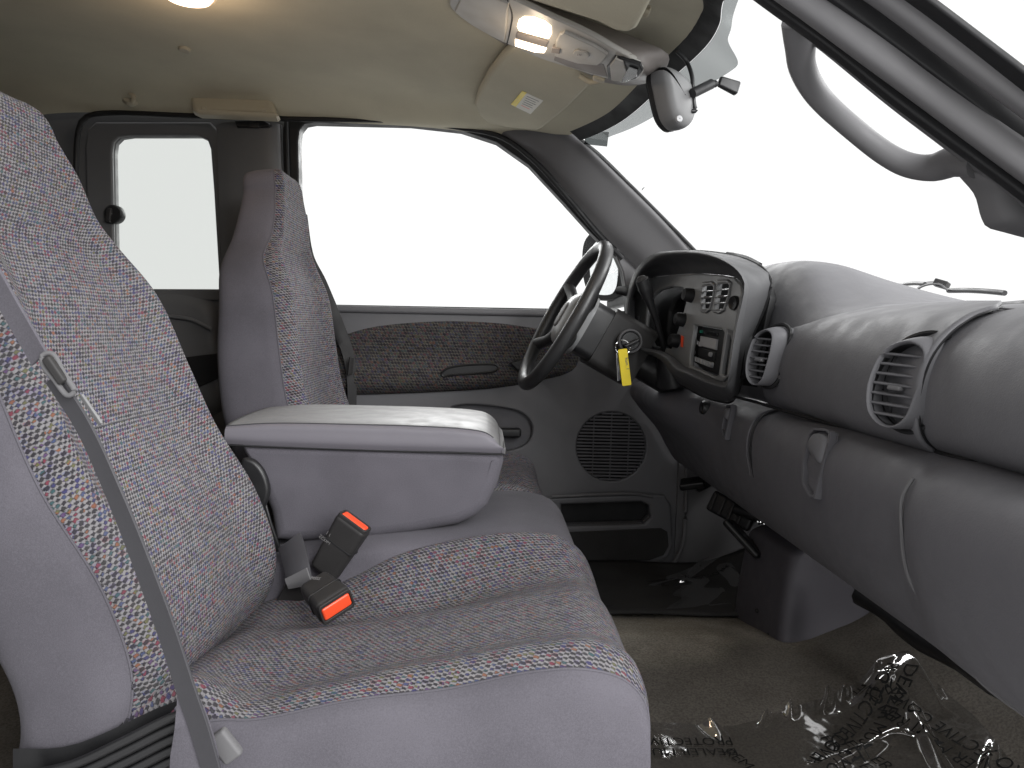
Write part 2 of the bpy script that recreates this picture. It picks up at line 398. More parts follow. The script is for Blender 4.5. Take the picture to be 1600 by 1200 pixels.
# headliner
HDR = [(0, .384, 1.280), (.1, .374, 1.2745), (.2, .3501, 1.2657), (.32, .325, 1.255), (.45, .2951, 1.2444), (.6, .2211, 1.2351), (.66, .17, 1.232), (.70, .10, 1.226)]
HY = [-.70, -.66, -.58, -.42, -.2, 0, .2, .42, .58, .66, .70]
def roof_curve(y):
    a = abs(y) / .70
    zc = 1.345 - .012 * a ** 2 - .075 * a ** 9
    fx = float(np.interp(abs(y), [q[0] for q in HDR], [q[1] for q in HDR])); fz = float(np.interp(abs(y), [q[0] for q in HDR], [q[2] for q in HDR]))
    if a > .99: return [(x, y, z) for x, z in ((-1.45, 1.20), (-1.2, 1.262), (-.8, 1.266), (-.4, 1.264), (-.2, 1.260), (-.08, 1.252), (.0, 1.243), (.06, 1.234), (.10, 1.226))]
    return [(-1.45, y, zc - .05), (-1.2, y, zc - .005), (-.8, y, zc), (-.4, y, zc - .004), (-.15, y, zc - .018 - .012 * a), (fx - .25, y, (zc - .02) * .62 + fz * .38 + .004 if a > .8 else (zc - .03) * .45 + fz * .55 + .004), (fx - .1, y, fz + .022), (fx - .03, y, fz + .006), (fx, y, fz)]
G = loft([roof_curve(y) for y in HY], 60, 60)
ceil_ = gmesh('headliner', G, M['head'], flip=True); ceil_['kind'] = 'structure'
# roof skin and rear walls of the cab (keep stray light out as the real cab does)
roof = gmesh('roof_panel', [[(x, y, 1.40 - .06 * (abs(y) / .74) ** 4 - max(0, x - .1) * .2) for x in np.linspace(-1.5, .42 - .2 * (abs(y) / .74) ** 2, 12)] for y in np.linspace(-.74, .74, 14)], M['rubber'], thick=.01)
roof['kind'] = 'structure'
def wallq(name, q, mat, t=.02):
    o = mesh(name, q, [(0, 1, 2, 3)], mat, smooth=False); m = o.modifiers.new('thickness', 'SOLIDIFY'); m.thickness = t
    o['kind'] = 'structure'; return o
wallq('rear_wall', [(-1.46, -.8, 0), (-1.46, .8, 0), (-1.46, .8, 1.36), (-1.46, -.8, 1.36)], M['trim2'])
wallq('rear_side_wall', [(-1.46, -.79, 0), (-.60, -.79, 0), (-.60, -.72, 1.36), (-1.46, -.72, 1.36)], M['trim2'])
wallq('firewall', [(1.05, -.8, 0), (1.05, .8, 0), (1.05, .8, .76), (1.05, -.8, .76)], M['rubber'])
wallq('kick_panel', [(.565, .755, .0), (1.05, .755, .0), (1.05, .735, .60), (.565, .735, .60)], M['trim'])
# ================================================================ SEATS
def seat_matrix(ang, dx, dy, mir):
    B = V((-.35, 0, .28)); c, s = math.cos(math.radians(ang)), math.sin(math.radians(ang))
    def f(p):
        x, y, z = p; y = y + .42
        if mir: y = -y
        rx, rz = x - B[0], z - B[2]
        return (B[0] + rx * c + rz * s + dx, y + dy, B[2] - rx * s + rz * c)
    return f
BP = [(-.632, -.42, .972), (-.626, -.42, .955), (-.614, -.42, .925), (-.598, -.42, .868)] + [(-0.5813, -0.235, 0.827), (-0.5342, -0.21, 0.7568), (-0.4872, -0.2, 0.6432), (-0.4456, -0.2, 0.5464), (-0.3802, -0.2, 0.437), (-0.3469, -0.2, 0.334), (-0.3521, -0.2, 0.2789), (-0.3733, -0.2, 0.2344)] + [(-.385, -.2, .20)]
HW = [.104, .114, .128, .150, .190, .220, .232, .236, .238, .238, .238, .238, .238]
TH = [.098, .100, .105, .116, .142, .162, .178, .186, .190, .182, .168, .155, .15]
CC = [.005, .006, .008, .012, .018, .024, .027, .028, .028, .026, .022, .02, .02]
def build_seat(label, name, f, mir, cush_dx, ymid):
    root = thing(name, label, 'seat', (-.1, ymid, .05), 'outer front seats')
    Pc = [V((p[0], -.42, p[2])) for p in BP]
    wov, pla = [], []
    for i, p in enumerate(Pc):
        t = unit(Pc[min(i + 1, len(Pc) - 1)] - Pc[max(i - 1, 0)]); n = V((-t[2], 0, t[0]))      # forward normal
        if n[0] < 0: n = -n
        if i > 8: n = n0 if i > 9 else n
        n0 = n
        h, th, c = HW[i], TH[i], CC[i]
        def pt(w, u): return f(p + n * u + V((0, w, 0)))
        front = [(-1, -.036), (-.985, -.018), (-.93, -.003), (-.86, 0), (-.78, -c * .30), (-.62, -c * .85), (-.35, -c), (0, -c * .95), (.35, -c), (.62, -c * .85), (.78, -c * .30), (.86, 0), (.93, -.003), (.985, -.018), (1, -.036)]
        if i < 4: front = [(w, u * (.5, .5, .5, .6)[i]) for w, u in front]
        wov.append([pt(w * h, u) for w, u in front])
        e = front[0][1]
        pla.append([pt(h * .998, e + .001), pt(h + .003, e - .006), pt(h + .004, -th * .62), pt(h - .006, -th * .92), pt(h - .03, -th), pt(0, -th - .008),
                    pt(-h + .03, -th), pt(-h + .006, -th * .92), pt(-h - .004, -th * .62), pt(-h - .003, e - .006), pt(-h * .998, e + .001)])
    fl = not mir
    # rounded headrest top: the woven face runs up over the front, the plain cover closes it behind
    ring = wov[0] + pla[0][1:-1]; cen = np.mean(ring, 0); t0 = unit(V(f(Pc[0])) - V(f(Pc[2]))); nf = len(wov[0])
    rows = [[cen + (V(q) - cen) * k + t0 * h for q in ring] for k, h in ((.995, .014), (.97, .028), (.89, .041), (.70, .050), (.38, .055), (.02, .056))]
    wov = [r[:nf] for r in rows[3::-1]] + wov; pla = [[r[nf - 1]] + r[nf:] + [r[0]] for r in rows[3::-1]] + pla
    b = gmesh('backrest', loft(wov, 56, 80), M['woven'], root, flip=not fl)
    s = gmesh('backrest_cover', loft(pla, 56, 80), M['plain'], root, flip=not fl); s['label'] = 'plain lavender grey cloth side and back'
    gmesh('headrest_cap', loft(rows[3:], 72, 10, closed=True), M['plain'], root, cu=True)
    W_ = loft(wov, 56, 80); tube('stitch_line', W_[52, 9:47] , .0011, M['belt'], root, n=6)
    for sgn in (0, -1): tube('seam', [np.array(r[sgn]) for r in wov[1:]], .0016, M['plain'], root, n=6)
    mid = loft(pla, 56, 80)[44]; tube('seam', mid[28:], .0012, M['belt'], root, n=6)
    # cushion
    C0 = [(-0.2939, -0.68, 0.2872), (-0.2407, -0.68, 0.2906), (-0.138, -0.68, 0.3132), (-0.0349, -0.68, 0.3273), (0.0548, -0.68, 0.347), (0.1139, -0.68, 0.3506), (0.1562, -0.68, 0.3396), (0.1803, -0.68, 0.314)]
    C1 = [(-0.3269, -0.65, 0.3197), (-0.2551, -0.655, 0.2966), (-0.1918, -0.655, 0.3105), (-0.1072, -0.655, 0.3306), (-0.0223, -0.655, 0.3464), (0.0557, -0.655, 0.3636), (0.1235, -0.655, 0.3689), (0.1673, -0.655, 0.3518), (0.186, -0.655, 0.3165)]
    C2 = [(-0.3462, -0.58, 0.2963), (-0.2672, -0.59, 0.2877), (-0.2066, -0.59, 0.2932), (-0.1156, -0.59, 0.3133), (-0.0244, -0.59, 0.3334), (0.0596, -0.59, 0.3488), (0.1248, -0.59, 0.356), (0.1663, -0.59, 0.3408), (0.1846, -0.59, 0.3076)]
    C3 = [(-0.354, -0.43, 0.2739), (-0.2877, -0.43, 0.2858), (-0.2257, -0.43, 0.294), (-0.1369, -0.43, 0.3082), (-0.03, -0.43, 0.3282), (0.0863, -0.43, 0.3484), (0.1357, -0.43, 0.3547), (0.1679, -0.43, 0.3386), (0.189, -0.43, 0.3047)]
    C4 = [(-0.3377, -0.3, 0.2636), (-0.2931, -0.3, 0.2622), (-0.2234, -0.3, 0.2612), (-0.1537, -0.3, 0.2726), (-0.0539, -0.3, 0.2895), (0.0059, -0.3, 0.31), (0.0958, -0.3, 0.3372), (0.144, -0.3, 0.3431), (0.1719, -0.3, 0.3261), (0.1902, -0.3, 0.2954)]
    C4 = [(x, y, z - .010) for x, y, z in C4]; C3 = [(x, y, z - .004) for x, y, z in C3]
    C5 = [(-0.3498, -0.2, 0.2513), (-0.2962, -0.2, 0.2577), (-0.2158, -0.2, 0.2922), (-0.1463, -0.2, 0.3287), (-0.0604, -0.2, 0.3545), (0.0475, -0.2, 0.3719), (0.1237, -0.2, 0.3688), (0.1626, -0.2, 0.3452), (0.1824, -0.2, 0.3099)]
    C6 = [(x, y + .035, z - .03) for x, y, z in C5]
    C7 = [(x, y + .04, z - .09) for x, y, z in C5]
    g = lambda p: ((p[0] + cush_dx), (-(p[1] + .42) if mir else (p[1] + .42)) + ymid, p[2])
    def down(c):
        e = c[-1]; b = c[0]; return [g((b[0] - .09, b[1], b[2] - .05))] + [g(q) for q in c] + [g((e[0] + .006, e[1], e[2] - .05)), g((e[0] + .002, e[1], e[2] - .10)), g((e[0] - .03, e[1], e[2] - .19))]
    gmesh('cushion', loft([down(c) for c in (C0, C1, C2, C3, C4, C5, C6, C7)], 80, 90), M['woven'], root, flip=mir)
    Cs = [down(C0)]
    for dy, dz in ((-.010, -.012), (-.014, -.05), (-.012, -.12), (.0, -.20)): Cs.append([(p[0], p[1] + (dy if not mir else -dy), max(p[2] + dz, .10)) for p in Cs[0]])
    s = gmesh('cushion_side', loft(Cs, 70, 20), M['plain'], root, flip=not mir); s['label'] = 'plain lavender grey cloth side of the cushion'
    tube('seam', Cs[0], .0016, M['plain'], root, n=6)
    obox('seat_base', g((-.12, -.44, .12)), (1, 0, 0), (0, 1, 0), (.50, .42, .14), .02, M['black'], root)
    return root
fp = seat_matrix(0, 0, -.42, False); fd = seat_matrix(14, -.018, .42, True)
ps = build_seat('near passenger front seat with multicoloured woven cloth, reclined, seen at the left edge', 'front_seat', fp, False, 0, -.42)
ds = build_seat('upright driver seat behind the steering wheel, grey cloth with integrated headrest', 'front_seat', fd, True, -.045, .42)
# ribbed black recliner shield under the passenger backrest
for k in range(6):
    q = [(x + .0028 * k, y, z - .0105 * k) for x, y, z in [(-0.4931, -0.69, 0.2291), (-0.4301, -0.695, 0.246), (-0.3766, -0.695, 0.2718), (-0.3305, -0.69, 0.2949), (-0.3088, -0.68, 0.2999)]]
    tube('recliner_rib', q, [.0055, .0055], M['black'], ps, n=8)
gmesh('recliner_shield', loft([[(-0.5076, -0.665, 0.2467), (-0.4432, -0.67, 0.2537), (-0.3386, -0.67, 0.3016), (-0.3162, -0.66, 0.3042)], [(-0.51, -0.665, 0.1295), (-0.445, -0.67, 0.1334), (-0.3396, -0.67, 0.1413), (-0.3169, -0.66, 0.142)]], 12, 6), M['black'], ps)
# middle cushion
mc = thing('middle_seat', 'plain lavender grey middle seat cushion under the folded armrest', 'seat', (-.1, .01, .05))
prof = [(-.44, .30), (-.30, .338), (-.15, .356), (0, .366), (.09, .366), (.14, .352), (.168, .32), (.172, .27), (.165, .19)]
gmesh('cushion', loft([[(x, .012 + w, z - d) for x, z in prof] for w, d in ((-.212, .16), (-.211, .06), (-.207, .022), (-.19, .010), (-.13, .001), (-.05, 0), (.05, 0), (.13, .001), (.175, .007), (.19, .02))], 50, 30), M['plain'], mc)
obox('seat_base', (-.12, .0, .12), (1, 0, 0), (0, 1, 0), (.48, .30, .14), .02, M['black'], mc)
# ================================================================ ARMREST
ar = thing('center_armrest', 'folded down centre armrest with shiny grey padded lid between the front seats', 'armrest', (-.2, 0, .35))
body = [[(-0.4344, 0.5115), (-0.1992, 0.5099), (-0.0661, 0.506), (0.0276, 0.5035), (0.0315, 0.4833), (0.0224, 0.4446), (0.0054, 0.4056), (-0.0132, 0.3848), (-0.0465, 0.3682), (-0.1301, 0.3507), (-0.2193, 0.3376), (-0.3193, 0.3324), (-0.3659, 0.335), (-0.3749, 0.387), (-0.4026, 0.454)]]
plate('armrest_box', body, 'arm', -.335, .0, M['plain'], ar, .022, 5)
L0 = [(-0.4541, 0.4977), (-0.4529, 0.5422), (-0.3973, 0.5523), (-0.2218, 0.553), (-0.067, 0.5509), (-0.0023, 0.5434), (0.0181, 0.5281), (0.0309, 0.5081), (0.0311, 0.498), (-0.0659, 0.497), (-0.199, 0.4987), (-0.3752, 0.5005)]
lid = []
top = [(-0.4507, 0.5422), (-0.3754, 0.5484), (-0.2217, 0.5496), (-0.1113, 0.5488), (-0.028, 0.545), (0.0044, 0.539), (0.0215, 0.5259), (0.0297, 0.5115)]
bot = [(-0.4508, 0.5044), (-0.3753, 0.5027), (-0.2212, 0.5004), (-0.1104, 0.4995), (-0.0269, 0.499), (0.0054, 0.4985), (0.0222, 0.4983), (0.0311, 0.498)]
def lidrow(y, dz, inset):
    r = []
    for (x, z), (bx, bz) in zip(top, bot): r.append((x - inset * (1 if x > 0 else 0), y, z + dz))
    return r
Yn = -.15
rows = [[(x, Yn + .004, z) for x, z in bot], [(x, Yn - .001, z + .010) for x, z in bot], [(x, Yn - .0005, .45 * z + .55 * bz + .003) for (x, z), (bx, bz) in zip(top, bot)]]
rows += [lidrow(Yn + .002, -.012, .002), lidrow(Yn + .014, -.006, .004), lidrow(Yn + .06, -.002, .004), lidrow(Yn + .16, .0, .004), lidrow(Yn + .27, -.002, .004), lidrow(Yn + .315, -.006, .004), lidrow(Yn + .332, -.012, .002), [(x, Yn + .334, z) for x, z in bot]]
G = loft(rows, 60, 60)
lo = gmesh('armrest_lid', G[22:], M['leather'], ar); ls = gmesh('lid_side', G[:23], M['vinyl'], ar); ls['label'] = 'darker grey side strip under the stitched seam'
m = lo.modifiers.new('thickness', 'SOLIDIFY'); m.thickness = .004; m.offset = -1
tube('stitched_seam', [(p[0], p[1] - .0005, p[2]) for p in G[22][:57]], .0014, M['belt'], ar, n=6)
tube('lid_gap', [(p[0], Yn - .0035, p[2] - .001) for p in G[0][:60]], .0016, M['rubber'], ar, n=6)
# front face of the lid closes it
gmesh('lid_front', np.stack([G[:, -1], np.array([(p[0] + .003, p[1] * .96 + .0006, p[2] * .97 + .012) for p in G[:, -1]]), np.tile(G[:, -1].mean(0) + V((.006, 0, 0)), (60, 1))], 0), M['leather'], ar)
hg = thing('armrest_hinge', 'black rounded hinge cover at the rear corner of the centre armrest', 'hinge', (-0.3872, -0.165, 0.435))
plate('hinge_cover', [[(-0.4147, 0.4829), (-0.3971, 0.481), (-0.3817, 0.4657), (-0.3718, 0.4434), (-0.3695, 0.4232), (-0.3771, 0.4005), (-0.3837, 0.3914), (-0.419, 0.3862)]], 'arm', .003, .02, M['black'], hg, .006, 4, sm=40)
plate('hinge_strap', [[(-0.3926, 0.4093), (-0.3771, 0.4028), (-0.3682, 0.3702), (-0.3503, 0.3171), (-0.3636, 0.31), (-0.3814, 0.362)]], 'arm', .002, .008, M['black'], hg, .002, 2)
# ================================================================ BUCKLES AND BELTS
def webbing(name, path, ups, w, mat, parent=None, t=.0016):
    P = [V(p) for p in path]
    n = max(24, len(P) * 8); C = cr(P, n); U = cr([V(u) for u in ups], n) if len(ups) > 1 else np.tile(V(ups[0]), (n, 1))
    G = []
    for i in range(n):
        tt = unit(C[min(i + 1, n - 1)] - C[max(i - 1, 0)]); u = U[i]; s = unit(u - tt * (u @ tt)); b = np.cross(tt, s)
        ww = w if not hasattr(w, '__len__') else np.interp(i / (n - 1), np.linspace(0, 1, len(w)), w)
        G.append([C[i] + s * ww / 2 * a + b * t * c for a, c in ((-1, -.5), (-.96, -1), (0, -1.25), (.96, -1), (1, -.5), (1, .5), (.96, 1), (0, .75), (-.96, 1), (-1, .5))])
    return gmesh(name, G, mat, parent, cu=True, caps=True, sharp=50)
def buckle(label, c, e1, e2, L, w, t, btn, facing):
    r = thing('seat_belt_buckle', label, 'buckle', c, 'seat belt buckles')
    e1, e2 = unit(e1), V(e2); e2 = unit(e2 - e1 * (e2 @ e1)); e3 = np.cross(e1, e2)
    obox('housing', c, e1, e2, (L, w, t), .009, M['midgrey'], r, 4, .82)
    obox('press_button', V(c) + e1 * (L / 2 - .001), e1, e2, (.008, w * .80, t * .56), .0035, M['red'], r, 3)
    fr = mkframe(V(c) + e1 * L / 2, e2, e3)
    plate('button_rim', [rrect(0, 0, w * .93, t * .9, .006), rrect(0, 0, w * .82, t * .60, .004)], fr, -.004, .0022, M['midgrey'], r, .001)
    plate('seam_band', [rrect(0, 0, w * 1.006 - .002, t * 1.01 - .002, .007), rrect(0, 0, w * .9, t * .8, .005)], mkframe(V(c) + e1 * L * .06, e2, e3), -.0012, .0012, M['black'], r, .0004)
    return r, e1, e2, e3
r1, e1, e2, e3 = buckle('upright black belt buckle with red button leaning on the armrest box', (-0.2385, -0.225, 0.3486), (.50, -.10, .86), (.86, -.25, -.42), .105, .060, .034, None, 0)
fr = mkframe(V((-0.2385, -0.225, 0.3486)) + e3 * .0165 * (1 if e3[1] < 0 else -1), e2 if e3[1] < 0 else -e2, e1)
for k, b in enumerate(('10 1', 'PRESS')): text('moulded_mark', b, fr, .009, M['greyink'], r1, .0009).location += Vector(e1) * (.012 - .012 * k) - Vector(e2) * .012
r2, e1, e2, e3 = buckle('lying black belt buckle with red button facing the camera on the woven cushion', (-0.2374, -0.34, 0.3079), (.62, -.75, -.20), (.72, .55, .40), .072, .058, .040, None, 0)
fr = mkframe(V((-0.2374, -0.34, 0.3079)) + e3 * .0198 * (1 if e3[2] > 0 else -1), (.7, .5, .4), (-.6, .72, .2))
text('moulded_mark', 'PRESS', mkframe(V((-0.2548, -0.34, 0.3156)) + unit(e3) * .018, (.75, -.45, .1), (.3, .8, .4)), .008, M['greyink'], r2, .004)
wb = thing('buckle_webbing', 'short grey webbing loop with frayed end beside the two belt buckles', 'belt', (-0.3106, -0.23, 0.3166))
webbing('strap', [(-0.3267, -0.2, 0.3508), (-0.3119, -0.225, 0.3333), (-0.3017, -0.245, 0.314), (-0.2973, -0.25, 0.2987)], [(.8, -.2, .35)], .046, M['belt'], wb, .002)
webbing('strap_lining', [(-0.3033, -0.247, 0.3104), (-0.2979, -0.252, 0.2993), (-0.2952, -0.25, 0.2902)], [(.8, -.2, .30)], .044, M['trim'], wb, .003)
obox('lower_stalk', (-0.318, -0.22, 0.259), (.45, -.2, .8), (.8, 0, -.4), (.09, .04, .015), .004, M['midgrey'], wb)
pb = thing('passenger_seat_belt', 'grey seat belt running down the near side of the passenger backrest', 'seat belt', (-0.3562, -0.72, 0.5119), 'front seat belts')
webbing('shoulder_webbing', [(-0.5249, -0.7, 0.8133), (-0.4818, -0.712, 0.7433), (-0.439, -0.722, 0.6767)], [(.9, -.45, .35)], .027, M['plain'], pb)  # lighter material than the lap part, paints in the light on this stretch
webbing('lap_webbing', [(-0.427, -0.722, 0.6581), (-0.3954, -0.727, 0.612), (-0.3641, -0.732, 0.5469), (-0.3361, -0.735, 0.4777), (-0.3116, -0.735, 0.4067), (-0.2955, -0.735, 0.3544), (-0.2805, -0.735, 0.3082), (-0.2666, -0.735, 0.2581)], [(.9, -.42, .35), (.9, -.40, .3), (.95, -.3, .2)], [.021, .021, .022, .023, .024, .024, .024, .022], M['belt'], pb)
webbing('belt_sleeve', [(-0.301, -0.729, 0.3635), (-0.2922, -0.729, 0.3249), (-0.2885, -0.729, 0.2914), (-0.2881, -0.729, 0.2373)], [(1, 0, .1)], [.006, .030, .048, .052], M['plain'], pb)
obox('belt_anchor', (-0.2601, -0.72, 0.2833), (.6, 0, -.8), (.8, 0, .6), (.034, .022, .012), .004, M['trim'], pb)
cl = tube('guide_ring', [(-0.4331, -0.728, 0.6795), (-0.4245, -0.728, 0.6822), (-0.4105, -0.732, 0.6623), (-0.3994, -0.735, 0.646), (-0.4055, -0.735, 0.6421), (-0.4203, -0.732, 0.6577), (-0.4309, -0.73, 0.6697)], .0026, M['trim'], pb, n=8, closed=True)
obox('guide_clip', (-0.4173, -0.735, 0.6666), (.55, 0, -.83), (.83, -.2, .55), (.030, .010, .008), .003, M['midgrey'], pb)
obox('latch_tongue', (-0.4063, -0.69, 0.6235), (.55, 0, -.83), (.7, -.5, .45), (.036, .006, .003), .001, M['mirrorback'], pb)
db = thing('driver_seat_belt', 'dark seat belt hanging beside the far edge of the driver backrest', 'seat belt', (-0.4353, 0.7, 0.6891), 'front seat belts')
webbing('shoulder_webbing', [(-0.5238, 0.72, 1.0158), (-0.5124, 0.72, 0.9013), (-0.4798, 0.72, 0.8311), (-0.4342, 0.72, 0.7249), (-0.3975, 0.72, 0.6357), (-0.3859, 0.72, 0.5635), (-0.3829, 0.72, 0.4541)], [(.8, .55, .1), (.9, .3, .3), (.8, .5, .3)], [.022, .036, .042, .042, .034, .028, .026], M['beltd'], db)
obox('latch_tongue', (-0.3828, 0.69, 0.5978), (.1, 0, 1), (.6, .8, 0), (.05, .016, .006), .002, M['midgrey'], db)
tube('belt_cord', [(-0.5179, 0.71, 1.0146), (-0.5158, 0.71, 0.962), (-0.5172, 0.71, 0.9091)], .003, M['black'], db, n=6)
# ================================================================ DRIVER DOOR
dr = thing('driver_door', 'grey driver door with woven cloth insert, round speaker grille and map pocket', 'door', (.1, .80, 0))
pan = [(-0.5932, 0.7648), (-0.4388, 0.7671), (0.1764, 0.7708), (0.4088, 0.7659), (0.4556, 0.7634), (0.5167, 0.6387), (0.5767, 0.3765), (0.5889, 0.0892), (0.5646, 0.0307), (0.5235, 0.0028), (0.3901, -0.0091), (-0.4779, -0.035), (-0.5898, -0.0368)]
spk_c = [(0.3668, 0.3758)][0]; spk_r = .102
hole_pk = [(0.2234, 0.2055), (0.4579, 0.2177), (0.4811, 0.2067), (0.4862, 0.1722), (0.468, 0.1526), (0.2254, 0.1405)]
hole_h = [(-0.1128, 0.4743), (0.073, 0.4785), (0.1146, 0.4607), (0.1342, 0.4274), (0.1241, 0.3857), (0.0854, 0.3622), (-0.1104, 0.3543)]
plate('door_panel', [pan, ell(spk_c[0], spk_c[1], spk_r, spk_r, 40), hole_pk, [tuple(q) for q in cr(hole_h, 36, True)]], 'door', -.03, .0, M['door'], dr, .006, 3)
plate('panel_backing', [[(-0.5858, 0.7212), (0.4378, 0.7389), (0.5653, 0.3763), (0.5782, 0.0697), (0.5424, 0.0109), (-0.5824, -0.008)]], 'door', -.055, -.035, M['rubber'], dr, .002)
plate('window_ledge', [[(-0.5932, 0.7648), (-0.4388, 0.7671), (0.1764, 0.7708), (0.4088, 0.7659), (0.4114, 0.7475), (0.177, 0.7505), (-0.4386, 0.747), (-0.5932, 0.7447)]], 'door', -.012, .012, M['door'], dr, .008, 4)
ins = [(-0.5196, 0.6129), (-0.4834, 0.6506), (-0.4197, 0.6816), (-0.3469, 0.7055), (-0.2281, 0.7233), (-0.0812, 0.7317), (0.0666, 0.7255), (0.197, 0.7012), (0.2634, 0.6603), (0.2559, 0.6043), (0.1453, 0.5625), (0.0157, 0.5389), (-0.1139, 0.5265), (-0.2616, 0.5165), (-0.4088, 0.5102), (-0.5007, 0.5173), (-0.5229, 0.5575)]
ctr = [(-0.1154, 0.6007)][0][1]
pad('cloth_insert', ins, 'door', -.002, .012, M['wovend'], dr, n=90, rings=24, power=5, fn=lambda a, b: .030 / (1 + math.exp((b - ctr) / .010)) * (1 / (1 + math.exp(-(b - ctr + .075) / .010)) * .6 + .4))
sl = [(-0.1316, 0.5799), (-0.1137, 0.5968), (0.0046, 0.6107), (0.0248, 0.6076), (0.0287, 0.5985), (0.0143, 0.5908), (-0.1097, 0.5768), (-0.1279, 0.5727)]
tube('pull_slot_rim', [fmat('door') @ Vector((a, b, .040)) for a, b in cr(sl, 30, True)], .0035, M['black'], dr, n=6, closed=True)
plate('pull_slot', [sl], 'door', .032, .0405, M['black'], dr, .002, sm=36)
plate('door_lever', [[(0.0612, 0.6176), (0.1012, 0.6296), (0.1507, 0.6272), (0.1604, 0.6091), (0.1059, 0.5894), (0.0801, 0.5961)]], 'door', .02, .045, M['black'], dr, .006, 3)
plate('handle_recess', [[(-0.1316, 0.485), (0.0821, 0.49), (0.1405, 0.4688), (0.1531, 0.4202), (0.1358, 0.3709), (0.0914, 0.3472), (-0.1288, 0.3388)]], 'door', -.034, -.028, M['dashlow'], dr, .002, sm=40)
obox('pull_bar', (0.056, 0.755, 0.4113), (1, 0, .01), (0, 0, 1), (.09, .028, .03), .008, M['black'], dr)
sp = plate('speaker_backing', [ell(spk_c[0], spk_c[1], spk_r + .004, spk_r + .004, 40)], 'door', -.034, -.022, M['rubber'], dr, .001)
for k in range(21):
    b = -spk_r + (k + .5) * 2 * spk_r / 21; w = math.sqrt(max(0, spk_r ** 2 - b * b))
    obox('grille_slat', fmat('door') @ Vector((spk_c[0], spk_c[1] + b, -.004)), (1, 0, 0), (0, 0, 1), (2 * w, .0054, .006), .001, M['dashlow'], dr, 1)
for k in (-1, 0, 1):
    obox('grille_bar', fmat('door') @ Vector((spk_c[0] + k * .052, spk_c[1], -.008)), (0, 0, 1), (1, 0, 0), (2 * math.sqrt(spk_r ** 2 - (k * .052) ** 2), .004, .004), .001, M['dashlow'], dr, 1)
plate('map_pocket', [[(0.155, 0.2233), (0.4759, 0.241), (0.5255, 0.2382), (0.5456, 0.2117), (0.5583, 0.0887), (0.5445, 0.0536), (0.5033, 0.0296), (0.389, 0.0199), (0.161, 0.0122)], hole_pk], 'door', -.002, .020, M['door'], dr, .008, 4)
plate('pocket_backing', [[(0.1928, 0.2202), (0.5143, 0.2322), (0.5262, 0.1267), (0.196, 0.1111)]], 'door', -.05, -.04, M['rubber'], dr, .002)
plate('lower_carpet', [[(0.1768, 0.1204), (0.5179, 0.142), (0.5375, 0.1308), (0.543, 0.0884), (0.5288, 0.0611), (0.4874, 0.0449), (0.1795, 0.028)]], 'door', .018, .024, M['floormat'], dr, .003)
tube('pocket_lip', [(0.1945, 0.738, 0.2289), (0.4339, 0.738, 0.2412), (0.4906, 0.738, 0.2347)], .005, M['trim'], dr, n=8)
tube('door_edge_seal', [(0.5808, 0.735, 0.3993), (0.5878, 0.735, 0.1917), (0.5826, 0.735, 0.0924), (0.5583, 0.735, 0.0383), (0.5141, 0.735, 0.0068), (0.367, 0.735, -0.0052), (0.0853, 0.735, -0.0175)], .006, M['trim'], dr, n=8)
# window frame and pane
hole = [(-0.5488, 1.2217), (-0.5454, 1.2536), (-0.5312, 1.2717), (-0.5062, 1.2769), (-0.2372, 1.2798), (-0.0926, 1.2687), (0.0077, 1.24), (0.1021, 1.1788), (0.2039, 1.0778), (0.2896, 0.9898), (0.3602, 0.9262), (0.3802, 0.8847), (0.3915, 0.83), (0.3974, 0.773), (0.1763, 0.7745), (-0.2288, 0.7709), (-0.5243, 0.7685), (-0.5397, 0.904)]
fr_out = [(-0.5918, 1.2591), (-0.5777, 1.2842), (-0.2375, 1.2992), (-0.0895, 1.2936), (0.0251, 1.2691), (0.145, 1.2124), (0.2488, 1.108), (0.3539, 0.999), (0.4495, 0.9178), (0.4673, 0.749), (0.1768, 0.7561), (-0.2285, 0.7526), (-0.5895, 0.7467)]
wf = plate('window_frame', [fr_out, hole], 'door', -.045, .004, M['rubber'], dr, .005, 3)
pn = plate('pane', [[(-0.5687, 1.274), (-0.2373, 1.2886), (-0.0893, 1.2812), (0.0255, 1.2548), (0.1455, 1.1945), (0.2493, 1.0936), (0.3544, 0.9844), (0.4029, 0.9238), (0.4183, 0.7625), (-0.5569, 0.7585)]], 'door', -.03, -.026, M['glass'], wf, .0005)
plate('mirror_sail', [[(0.3593, 0.9518), (0.4311, 0.9136), (0.4556, 0.8593), (0.4597, 0.7525), (0.4072, 0.7585), (0.3974, 0.773), (0.3915, 0.83), (0.3802, 0.8847), (0.3602, 0.9262)]], 'door', -.01, .014, M['trim'], dr, .004)
# weatherstrips along the opening
tube('roof_weatherstrip', [(-1.1421, 0.71, 1.0564), (-1.1277, 0.7, 1.2178), (-1.111, 0.695, 1.2494), (-1.0767, 0.695, 1.2642), (-0.818, 0.69, 1.2665), (-0.5425, 0.69, 1.2673), (-0.23, 0.69, 1.2719), (-0.0864, 0.69, 1.2587), (0.0212, 0.69, 1.2382), (0.1114, 0.7, 1.181), (0.2116, 0.71, 1.0826), (0.3025, 0.72, 0.9856), (0.3746, 0.735, 0.9209)], .0075, M['rubber'], dr, n=8)
